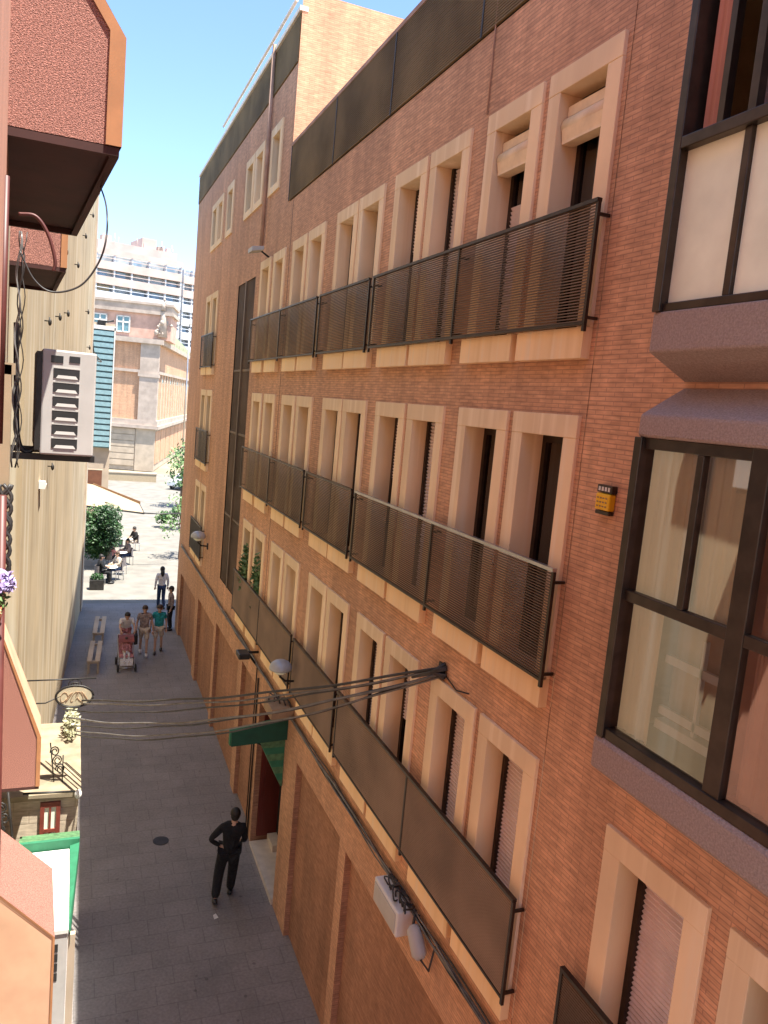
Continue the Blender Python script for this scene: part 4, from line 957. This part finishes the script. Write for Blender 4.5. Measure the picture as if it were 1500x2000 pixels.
# pushchair
t = thing('pushchair', 'pink and rose pushchair with a child seat pushed up the street', 'pushchair', (1.83, 26.0, gz(26)), R(2))
mb = MB()
mb.prism([(-.32, .42), (.18, .34), (.40, .88), (.33, .92), (.12, .45), (-.32, .50)], 'x', -.22, .22); mb.build('seat', M['rosecloth'], t, bevel=.02)
mb = MB()
for i in range(6):
    a0, a1 = R(20+22*i), R(42+22*i)
    for x0, x1 in ((-.24, 0), (0, .24)):
        mb.poly([(x0, .20+.34*math.cos(a0), .72+.32*math.sin(a0)), (x1, .20+.34*math.cos(a0), .72+.32*math.sin(a0)), (x1, .20+.34*math.cos(a1), .72+.32*math.sin(a1)), (x0, .20+.34*math.cos(a1), .72+.32*math.sin(a1))])
mb.build('hood', M['redframe'], t)
mb = MB(); mb.prism([(-.42, .18), (-.25, .18), (-.20, .36), (-.36, .40)], 'x', -.2, .2); mb.build('footrest', M['whitecloth'], t, bevel=.015)
mb = MB()
for x in (-.24, .24):
    mb.bar((x, .45, .98), (x, -.45, .12), .014); mb.bar((x, .30, .12), (x, .05, .55), .014)
mb.bar((-.24, .45, .98), (.24, .45, .98), .016); mb.bar((-.26, .30, .12), (.26, .30, .12), .012); mb.bar((-.26, -.45, .12), (.26, -.45, .12), .012)
mb.build('frame', M['chrome'], t)
for x in (-.27, .27):
    for y in (-.45, .30):
        mb = MB(); mb.tube([(x-.025, y, .12), (x+.025, y, .12)], .12, 16); mb.build('wheel', M['tyre'], t)
person((1.83, 25.93, gz(26)+.05), R(182), 'small child in rose clothes sitting in the pink pushchair', {
    'pelvis': (0, -.05, .80), 'waist': (0, -.07, .96), 'chest': (0, -.12, 1.20), 'neck': (0, -.16, 1.36), 'head': (0, -.15, 1.52), 'shL': (-.16, -.12, 1.28), 'shR': (.16, -.12, 1.28), 'elL': (-.22, .02, 1.04), 'elR': (.22, .02, 1.04), 'wrL': (-.12, .2, .98), 'wrR': (.12, .2, .98),
    'hiL': (-.09, .0, .80), 'hiR': (.09, .0, .80), 'knL': (-.12, .36, .84), 'knR': (.12, .36, .84), 'anL': (-.12, .46, .48), 'anR': (.12, .46, .48)}, M['rosecloth'], M['whitecloth'], M['hairbrown'], M['whitecloth'], .58)

# pale barriers by the left wall
def barrier(loc, rot, label):
    t = thing('street_bench', label, 'bench', loc, rot, 'pale slatted benches by the left wall')
    for x in (0, .24):
        mb = MB(); mb.box(x, x+.15, 0, 2.1, .42, .47); mb.build('seat_slat', M['palestone'], t, bevel=.01)
    for y in (.12, 1.9):
        mb = MB(); mb.box(.02, .08, y, y+.07, 0, .42); mb.box(.31, .37, y, y+.07, 0, .42); mb.box(.08, .31, y, y+.07, .34, .42); mb.build('leg', M['palestone'], t)
barrier((.62, 25.4, gz(25.4)), R(-4), 'nearer pale slatted bench along the foot of the cream wall')
barrier((.83, 28.1, gz(28.1)), R(-4), 'farther pale slatted bench along the foot of the cream wall')
# manhole cover
mb = MB(); mb.disc_z((2.02, 15.95, gz(15.95)-.02), .165, .028, 28); mb.build
mh = one(mb, 'manhole_cover', M['iron'], 'dark round drain cover set in the grey paving', 'manhole cover', (2.02, 15.95, gz(15.95)))

mb = MB(); y_ = 13.25; mb.poly([(2.72, y_, gz(y_)+.012), (2.80, y_+.02, gz(y_)+.02), (2.79, y_+.10, gz(y_)+.012), (2.71, y_+.08, gz(y_)+.03)]); mb.poly([(2.71, y_+.08, gz(y_)+.03), (2.79, y_+.10, gz(y_)+.012), (2.77, y_+.13, gz(y_)+.035), (2.72, y_+.12, gz(y_)+.02)])
one(mb, 'paper_scrap', M['white'], 'small white scrap of paper on the paving behind the man in black', 'litter', (2.75, y_, gz(y_)))

# ------------------------------------------------------------------ cafe terrace past the cream corner
PZ = -9.036
def tree(name, loc, h_trunk, r, centres, nleaf, size, mats, label, trunk_r=.06, group=None):
    t = thing(name, label, 'tree', loc, 0, group); x, y, z = loc
    mb = MB(); top = (x+.05, y, z+h_trunk); mb.tube([loc, (x+.02, y+.03, z+h_trunk*.5), top], [trunk_r, trunk_r*.8, trunk_r*.6], 8)
    for c in centres: mb.tube([top, tuple(Vector(top).lerp(Vector(c), .6)+Vector((0, 0, .05))), c], [trunk_r*.5, trunk_r*.3, .01], 6)
    mb.build('trunk', M['trunk'], t, loc)
    mb = MB()
    for i, c in enumerate(centres): leaves(mb, c, tuple(k*random.uniform(.75, 1.1) for k in r), nleaf//len(centres), size, mi=(1 if random.random() < .35 else 0))
    mb.build('crown', mats, t, loc)
    return t
cx, cy = 1.42, 40
tree('orange_tree', (cx, cy, PZ), 1.2, (.55, .55, .62), [(cx+random.uniform(-.55, .55), cy+random.uniform(-.5, .5), PZ+random.uniform(.9, 2.8)) for _ in range(22)], 11000, .075, [M['leaf'], M['leafmid']], 'dense dark green rounded tree at the cafe terrace beyond the cream building')
cx, cy = 5.5, 42.5
tree('street_tree', (cx, cy, PZ), 2.0, (.5, .5, .5), [(cx+random.uniform(-.75, 1.0), cy+random.uniform(-1, 1), PZ+random.uniform(1.1, 4.4)) for _ in range(12)], 380, .10, [M['leaf2'], M['leaf2']], 'airy light green tree behind the far corner of the brick building', .08)
cx, cy = 7.9, 62
tree('street_tree', (cx, cy, PZ), 2.6, (.9, .9, .9), [(cx+random.uniform(-.8, 1.2), cy+random.uniform(-1, 1), PZ+random.uniform(2.0, 4.6)) for _ in range(10)], 700, .16, [M['leaf2'], M['leaf']], 'distant light green tree before the orange palace side wall', .12)
cx, cy = 6.6, 52
tree('shrub', (cx, cy, PZ), .5, (.5, .5, .4), [(cx+random.uniform(-1.2, .8), cy+random.uniform(-.6, .6), PZ+random.uniform(.5, 1.4)) for _ in range(8)], 900, .12, [M['leaf2'], M['leaf']], 'low green shrub on the sunlit plaza by the brick corner', .05)
# awning of the cafe
WO = (.8, 42, -6)
t = thing('cafe_awning', 'beige cafe awning with brown edge reaching out over the terrace', 'awning', WO)
mb = MB(); mb.poly([(.3, 40.2, -5.9), (3.35, 40.2, -6.20), (3.35, 43.2, -6.20), (1.0, 43.4, -5.3), (.3, 43.4, -5.2)]); mb.poly([(.3, 40.2, -5.95), (3.35, 40.2, -6.25), (3.35, 43.2, -6.25), (1.0, 43.4, -5.35), (.3, 43.4, -5.25)]); mb.build('canvas', M['canvas'], t, WO)
mb = MB(); mb.prism([(1.0, -5.22), (3.42, -6.10), (3.42, -6.42), (1.0, -5.68)], 'y', 43.42, 43.50); mb.build('valance', M['canvasbrown'], t, WO)
mb = MB(); mb.tube([(3.35, 40.2, -6.24), (3.35, 43.5, -6.24)], .05, 6); mb.tube([(.3, 40.2, -5.95), (3.35, 40.2, -6.25)], .04, 6); mb.build('awning_frame', M['iron'], t, WO)
cable_thing([(3.3, 40.2, -6.22), (4.2, 40.4, -6.27), (5.4, 40.6, -6.22)], .035, 'dark rod spanning from the beige awning to the tree at the brick corner', name='tie_rod')
t = thing('cafe_sign', 'plain brown sign panel on the pale wall above the beige awning', 'sign', (1.0, 43.6, -5))
mb = MB(); mb.box(.72, 1.42, 43.55, 43.65, -5.4, -4.55); mb.build('panel', M['brown'], t, (1.0, 43.6, -5))
mb = MB(); mb.box(.70, 1.44, 43.54, 43.66, -4.55, -4.50); mb.build('rim', M['palestone'], t, (1.0, 43.6, -5))
def cafe_table(loc, label):
    t = thing('cafe_table', label, 'table', loc, 0, 'small round cafe tables'); 
    mb = MB(); mb.disc_z((0, 0, .71), .34, .03, 20); mb.build('table_top', M['white'], t)
    mb = MB(); mb.tube([(0, 0, 0), (0, 0, .71)], .03); mb.disc_z((0, 0, 0), .22, .03, 16); mb.build('pedestal', M['iron'], t)
def cafe_chair(loc, rot, label):
    t = thing('cafe_chair', label, 'chair', loc, rot, 'grey wicker cafe chairs')
    mb = MB(); mb.box(-.22, .22, -.22, .22, .43, .47); mb.build('seat', M['cushion'], t, bevel=.015)
    mb = MB(); P = [(.24*math.cos(R(200+14*i)), .24*math.sin(R(200+14*i))) for i in range(11)]
    for (xa, ya_), (xb, yb_) in zip(P, P[1:]): mb.poly([(xa, ya_, .45), (xb, yb_, .45), (xb, yb_, .86), (xa, ya_, .86)])
    mb.build('backrest', M['cushion'], t)
    for x in (-.19, .19):
        for y in (-.19, .19):
            mb = MB(); mb.bar((x*1.05, y*1.05, 0), (x, y, .43), .016); mb.build('leg', M['chrome'], t)
cafe_table((1.75, 37.2, PZ), 'nearest round cafe table at the shaded corner of the terrace'); cafe_table((2.35, 40.6, PZ), 'round cafe table right of the dark green tree'); cafe_table((2.85, 44.2, PZ), 'farthest round cafe table under the awning edge')
for x, y, r_, lab in ((1.3, 36.9, -80, 'grey cafe chair nearest the shade on the terrace'), (2.1, 37.7, 120, 'grey cafe chair right of the nearest round table'), (1.9, 40.2, -60, 'grey cafe chair between the green tree and the middle table'), (2.75, 41.0, 110, 'grey cafe chair on the street side of the middle table'), (3.3, 44.6, 120, 'grey cafe chair on the street side of the farthest table'), (2.5, 43.6, -40, 'grey cafe chair under the awning edge'), (2.3, 38.8, 60, 'empty grey cafe chair between the first two tables')):
    cafe_chair((x, y, PZ), R(r_), lab)
SIT = {'pelvis': (0, 0, .55), 'waist': (0, -.02, .70), 'chest': (0, 0, .93), 'neck': (0, .02, 1.10), 'head': (0, .05, 1.23), 'shL': (-.175, 0, 1.03), 'shR': (.175, 0, 1.03), 'elL': (-.23, .1, .78), 'elR': (.23, .1, .78), 'wrL': (-.12, .3, .78), 'wrR': (.12, .3, .78),
       'hiL': (-.09, .02, .54), 'hiR': (.09, .02, .54), 'knL': (-.11, .44, .53), 'knR': (.11, .44, .53), 'anL': (-.11, .42, .09), 'anR': (.11, .42, .09)}
person((1.3, 36.9, PZ), R(-80), 'seated cafe guest in black at the nearest terrace table', SIT, M['suit'], M['suit'], M['hairblack'], M['black'], 1.0)
person((2.1, 37.7, PZ), R(120), 'seated cafe guest in a beige top facing the nearest terrace table', SIT, M['beigecloth'], M['jeans'], M['hairbrown'], M['black'], 1.0)
person((1.9, 40.2, PZ), R(-60), 'seated cafe guest in rose beside the dark green tree', SIT, M['rosecloth'], M['suit'], M['hairblack'], M['black'], 1.0)
person((2.75, 41.0, PZ), R(110), 'seated cafe guest in taupe at the middle terrace table', SIT, M['taupe'], M['jeans'], M['hairblack'], M['black'], 1.0)
person((3.3, 44.6, PZ), R(120), 'seated cafe guest in a dark top at the farthest terrace table', SIT, M['suit'], M['beigecloth'], M['hairblack'], M['black'], 1.0)
t = thing('planter', 'dark planter box with low greenery at the shaded terrace corner', 'planter', (1.15, 35.9, PZ))
mb = MB(); mb.box(.85, 1.45, 35.7, 36.1, PZ, PZ+.45); mb.build('box', M['iron'], t, (1.15, 35.9, PZ), .02)
mb = MB(); leaves(mb, (1.15, 35.9, PZ+.55), (.3, .2, .18), 300, .06); mb.build('foliage', M['leaf'], t, (1.15, 35.9, PZ))

# ------------------------------------------------------------------ blue louvred house
LO = (.8, 44, PZ)
t = thing('louvred_house', 'narrow house front of pale blue louvres beyond the cream corner', 'building', LO)
mb = MB(); mb.box(-6, 1.78, 44.25, 52, PZ, 3.1); mb.build('wall', M['palestone'], t, LO)
mb = MB(); mb.box(.62, 1.74, 44.16, 44.25, -3.4, 2.75); sc = mb.build('louvre_screen', M['tealdark'], t, LO)
mb = MB()
for k in range(20):
    z = -3.35+.305*k; mb.prism([(44.02, z+.02), (44.16, z+.20), (44.16, z+.24), (44.02, z+.235)], 'x', .62, 1.74)
h = mb.build('louvre', M['tealpaint'], sc); h.location = (-LO[0], -LO[1], -LO[2])
mb = MB(); mb.box(.55, .62, 44.0, 44.25, -3.5, 2.9); mb.box(1.74, 1.80, 44.0, 44.25, -3.5, 2.9); mb.box(.55, 1.80, 44.0, 44.25, 2.75, 2.95); mb.build('frame', M['whitecoping'], t, LO)
mb = MB(); mb.box(.9, 1.3, 44.0, 44.25, 2.95, 3.2); mb.tube([(1.1, 44.1, 3.1), (1.7, 44.1, 3.25)], .05); mb.build('roof_vent', M['iron'], t, LO)

# ------------------------------------------------------------------ ornate orange palace on the plaza
PO = (8.0, 88, PZ)
P_ = thing('palace_building', 'ornate orange and pale stone palace with attic windows across the plaza', 'building', PO, R(-12.4))
def pp(mb, name, m, par=None): return mb.build(name, m, par or P_)
Lf, Ls, Hb, Hm, Ha = 12, 46, 4.6, 14.1, 18.0
mb = MB(); mb.box(-Lf, 0, 0, Ls, 0, Hb, skip='b'); pp(mb, 'base_storey', M['palestone'])
mb = MB()
for k in range(6):
    z = .5+.68*k; mb.box(-Lf, -2.0, -.10, 0, z, z+.58) if k % 1 == 0 else None
mb.box(-1.9, .10, -.12, 0, 0, Hb-.01); pp(mb, 'rustication', M['palestone'])
for k in range(9):
    mb = MB(); mb.box(.0, .06, 1.0+4.7*k, 5.0+4.7*k, .7, 4.3); pp(mb, 'side_panel', M['orangewall'])
mb = MB(); mb.box(-Lf, -.02, .05, Ls, Hb, Hm); pp(mb, 'wall', M['orangewall'])
mb = MB(); mb.box(-1.8, .12, -.22, .5, Hb+.9, Hm-4.0); mb.box(-1.95, .2, -.32, .7, Hm-4.0, Hm-3.6); mb.box(-1.8, .12, -.22, .5, Hm-3.3, Hm-.5); pp(mb, 'corner_pilaster', M['greystone'])
mb = MB()
for z, d, hh in ((Hb, .45, .35), (Hb+.35, .25, .55), (Hm-.5, .5, .5), (Hm-3.6, .22, .3)): mb.box(-Lf, d, -d, Ls, z, z+hh)
pp(mb, 'cornice', M['greystone'])
mb = MB()
for k in range(16):
    y = 3.2+2.6*k; mb.box(-.02, .10, y, y+.55, Hb+.9, Hm-3.6)
pp(mb, 'side_pilaster', M['palestone'])
for k in range(16):
    y = 4.25+2.6*k
    mb = MB(); mb.box(-.02, .08, y, y+.7, Hb+5.0, Hm-4.4); mb.ell((.03, y+.35, Hm-4.4), .05, .35, .35, 12, 6, zmin=0, zmax=1); pp(mb, 'side_window', M['greystone'] if k % 3 else M['tealdark'])
# front openings
for x in (-7.4, -11.0):
    mb = MB(); mb.box(x, x+1.5, -.04, .06, Hb+1.2, Hm-4.4); o = pp(mb, 'window', M['carglass'])
    mb = MB(); mb.box(x-.2, x, -.12, .06, Hb+1.1, Hm-4.2); mb.box(x+1.5, x+1.7, -.12, .06, Hb+1.1, Hm-4.2); mb.box(x-.2, x+1.7, -.12, .06, Hm-4.4, Hm-4.1); pp(mb, 'frame', M['palestone'], o)
mb = MB(); mb.prism([(-7.9, Hm-3.3), (-5.4, Hm-3.3), (-6.65, Hm-2.4)], 'y', -.2, .05); pp(mb, 'pediment', M['orangewall'])
mb = MB(); mb.box(-Lf, 1.1, .3, 6.0, Hm, Ha-1.3); pp(mb, 'attic_wall', M['pinkwall'])
mb = MB(); mb.box(-Lf-.2, 1.35, .0, 6.3, Ha-1.3, Ha-.95); mb.box(-Lf, 1.2, .15, 6.1, Ha-.95, Ha-.35); mb.box(-Lf-.2, 1.35, .0, 6.3, Ha-.35, Ha-.1); pp(mb, 'attic_cornice', M['greystone'])
for x in (-9.1, -6.7, -4.35):
    mb = MB(); mb.box(x, x+1.15, .22, .32, Hm+.45, Ha-1.75); o = pp(mb, 'attic_window', M['tealdark'])
    mb = MB(); mb.box(x+.5, x+.65, .16, .24, Hm+.45, Ha-1.75); mb.box(x, x+1.15, .16, .24, Hm+1.45, Hm+1.6)
    for z in (Hm+.45, Ha-1.85): mb.box(x-.14, x+1.29, .16, .24, z, z+.12)
    mb.box(x-.14, x, .16, .24, Hm+.45, Ha-1.75); mb.box(x+1.15, x+1.29, .16, .24, Hm+.45, Ha-1.75); pp(mb, 'frame', M['whitecoping'], o)
mb = MB()
rs = random.Random(4)
mb.tube([(.3, .25, Hm+.3), (.3, .25, Ha-1.6), (.3, .25, Ha-.6)], [.5, .34, .2], 9)
for k in range(16):
    mb.ell((.3+rs.uniform(-.95, .95)*(1-.2*(k % 3)), .2+rs.uniform(-.5, .3), Hm+.4+rs.uniform(0, 1.5)), rs.uniform(.10, .26), .22, rs.uniform(.12, .4), 7, 5)
mb.tube([(.3, .1, Ha-.8), (.25, .1, Ha-.2), (.33, .1, Ha+.15)], [.28, .2, .08], 8); mb.ell((.33, .1, Ha+.3), .14, .14, .17, 8, 6); mb.tube([(.3, .1, Ha-.1), (.7, .1, Ha+.2)], .06, 5); pp(mb, 'sculpture', M['greystone'])
mb = MB(); mb.poly([(.45, 6.0, Hm), (.45, Ls, Hm), (-3.5, Ls, Hm+3.6), (-3.5, 6.0, Hm+3.6)]); mb.poly([(.45, 6.0, Hm), (-3.5, 6.0, Hm+3.6), (-3.5, 6.0, Hm)]); mb.poly([(.45, Ls, Hm), (-3.5, Ls, Hm), (-3.5, Ls, Hm+3.6)]); pp(mb, 'roof', M['greenroof'])
mb = MB()
for k in range(14): mb.tube([(2.0+.0*k, 9.3+2.6*k, Hm), (2.0, 9.3+2.6*k, Hm)], .01) if False else mb.box(.3, .45, 6.5+2.6*k, 6.65+2.6*k, Hm, Hm+.5)
pp(mb, 'roof_crest', M['greystone'])

# ------------------------------------------------------------------ white apartment block far behind
def block(loc, rot, W, D_, nfl, label, fl=2.75, penthouse=True, seed=1):
    rnd = random.Random(seed)
    t = thing('apartment_block', label, 'building', loc, rot, 'white apartment blocks on the skyline')
    H = nfl*fl
    mb = MB(); mb.box(0, W, 1.5, D_, 0, H, skip='b'); mb.build('wall', M['towerwhite'], t)
    mb = MB(); mb.box(.3, W-.3, 1.40, 1.5, 0, H); mb.build('window_band', M['towerglass'], t)
    for k in range(nfl):
        z = k*fl; mb = MB()
        mb.box(0, W, 0, 1.5, z, z+.22); mb.box(0, W, 0, .12, z+.22, z+1.45); mb.box(0, W, .02, .08, z+2.0, z+2.12); mb.build('balcony', M['towerwhite'] if k < nfl-2 else M['towerpink'], t)
    mb = MB()
    for x in [W*i/5 for i in range(6)]: mb.box(min(x, W-.25), min(x, W-.25)+.25, .14, 1.38, 0, H)
    mb.build('party_wall', M['towerwhite'], t)
    for k in range(nfl):
        for j in range(5):
            if rnd.random() < .45:
                x = W*j/5+.4; w = W/5-.8; mb = MB()
                mb.box(x, x+w*rnd.uniform(.5, 1), .9, 1.36, k*fl+.9, k*fl+fl-.05-rnd.uniform(0, .5)); mb.build('awning_blind', M[rnd.choice(['towerblue', 'towerwhite', 'towerblue', 'tealdark', 'canvas'])], t)
    if penthouse:
        mb = MB(); mb.box(.6, W-.6, 2.0, D_-1, H, H+2.7); mb.box(0, W, 0, .15, H, H+.95); mb.box(W*.55, W*.72, 2.5, D_-2, H+2.7, H+4.6); mb.box(W*.1, W*.2, 3, 5, H+2.7, H+3.9); mb.build('penthouse', M['towerpink'], t)
        for k in range(14):
            x = rnd.uniform(.5, W-.5); mb = MB(); mb.tube([(x, 3, H+2.7), (x, 3, H+2.7+rnd.uniform(.8, 2.0))], .06, 5); mb.build('antenna', M['towerpink'], t)
        for k in range(5):
            x = rnd.uniform(1, W-2); mb = MB(); mb.box(x, x+rnd.uniform(.5, 1.2), 2.3, 3.2, H+2.7, H+3.5); mb.build('roof_tank', M['towerpink'], t)
    return t
block((2.6, 158, PZ), R(13), 16.2, 12, 12, 'broad white apartment block with pink penthouse on the skyline', 2.72, True, 3)
block((18.9, 163, PZ), R(13), 9, 12, 12, 'right hand white apartment block stepping down beside the brick corner', 2.72, False, 5)
# car and planting bed on the plaza
t = thing('parked_car', 'white car parked on the plaza beside the orange palace wall', 'car', (9.9, 74, PZ), R(-40))
mb = MB(); prof = [(-2.0, .35), (-2.0, .72), (-1.7, .85), (-.95, .92), (-.45, 1.38), (.85, 1.42), (1.55, .98), (2.0, .88), (2.05, .4)]; mb.prism(prof, 'x', -.82, .82); mb.build('body', M['carwhite'], t, bevel=.06)
mb = MB(); mb.prism([(-.80, .96), (-.40, 1.32), (.80, 1.36), (1.35, 1.0)], 'x', -.835, .835); mb.prism([(-.92, .95), (-.47, 1.36), (-.42, 1.33), (-.86, .95)], 'x', -.7, .7); mb.build('window', M['carglass'], t)
for x in (-.75, .75):
    for y in (-1.25, 1.3):
        mb = MB(); mb.tube([(x-.1, y, .32), (x+.1, y, .32)], .32, 18); w = mb.build('wheel', M['tyre'], t)
        mb = MB(); mb.tube([(x-.11, y, .32), (x+.11, y, .32)], .19, 14); mb.build('rim', M['chrome'], w)
    mb = MB(); mb.ell((x*.8, -2.0, .68), .16, .05, .09, 10, 6); mb.build('headlight', M['frosted'], t)
t = thing('street_lamp_post', 'thin pale lamp post standing before the far white blocks', 'lamp post', (12.6, 100, PZ))
mb = MB(); mb.tube([(12.6, 100, PZ), (12.6, 100, 8.0)], [.12, .07], 8); mb.build('pole', M['chrome'], t, (12.6, 100, PZ))
mb = MB(); mb.box(12.2, 13.0, 99.8, 100.2, 8.0, 8.15); mb.build('lamp_head', M['acwhite'], t, (12.6, 100, PZ))
t = thing('low_wall', 'low sand coloured plaza wall at the foot of the palace', 'wall', (4, 78, PZ))
mb = MB(); mb.box(-4, 7.5, 78, 78.4, PZ, PZ+.75); mb.build('wall_body', M['canvas'], t, (4, 78, PZ)); mb = MB(); mb.box(-4, 7.55, 77.95, 78.45, PZ+.75, PZ+.87); mb.build('coping', M['palestone'], t, (4, 78, PZ))

# ------------------------------------------------------------------ light, sky, camera
EL, PH = 71.0, 43.7
az = Vector((math.sin(R(PH))*math.cos(R(EL)), -math.cos(R(PH))*math.cos(R(EL)), math.sin(R(EL))))
w = bpy.data.worlds.new('World'); scene.world = w; w.use_nodes = True
nt = w.node_tree; bg = nt.nodes['Background']
sky = nt.nodes.new('ShaderNodeTexSky'); sky.sky_type = 'NISHITA'; sky.sun_disc = False
sky.sun_elevation = R(EL); sky.sun_rotation = math.atan2(az.x, az.y); sky.air_density = 1.0; sky.air_density = .85; sky.dust_density = 0; sky.ozone_density = 3.0
nt.links.new(sky.outputs['Color'], bg.inputs['Color']); bg.inputs['Strength'].default_value = .1
l = bpy.data.lights.new('sun', 'SUN'); l.energy = 4.1; l.angle = R(.5); l.color = (1, .94, .84)
lo = bpy.data.objects.new('sun', l); col.objects.link(lo); lo.rotation_euler = az.to_track_quat('Z', 'Y').to_euler(); lo.location = (20, -30, 40)

cam = bpy.data.cameras.new('camera'); co = bpy.data.objects.new('camera', cam); col.objects.link(co)
rt = Vector((0.92792778, -0.36159292, 0.09055711)); dn = Vector((0.03613588, -0.15453278, -0.98732660)); fw = Vector((0.37100435, 0.91944014, -0.13032878))
Mx = Matrix.Identity(4)
for i in range(3): Mx[i][0] = rt[i]; Mx[i][1] = -dn[i]; Mx[i][2] = -fw[i]
co.matrix_world = Mx
cam.sensor_fit = 'AUTO'; cam.sensor_width = 36; cam.lens = 1526.92/2000*36; cam.clip_start = .05; cam.clip_end = 3000
scene.camera = co
scene.view_settings.view_transform = 'Standard'; scene.view_settings.look = 'None'; scene.view_settings.exposure = 1.95; scene.view_settings.gamma = 1
scene.cycles.max_bounces = 8; scene.cycles.diffuse_bounces = 5; scene.cycles.transparent_max_bounces = 12
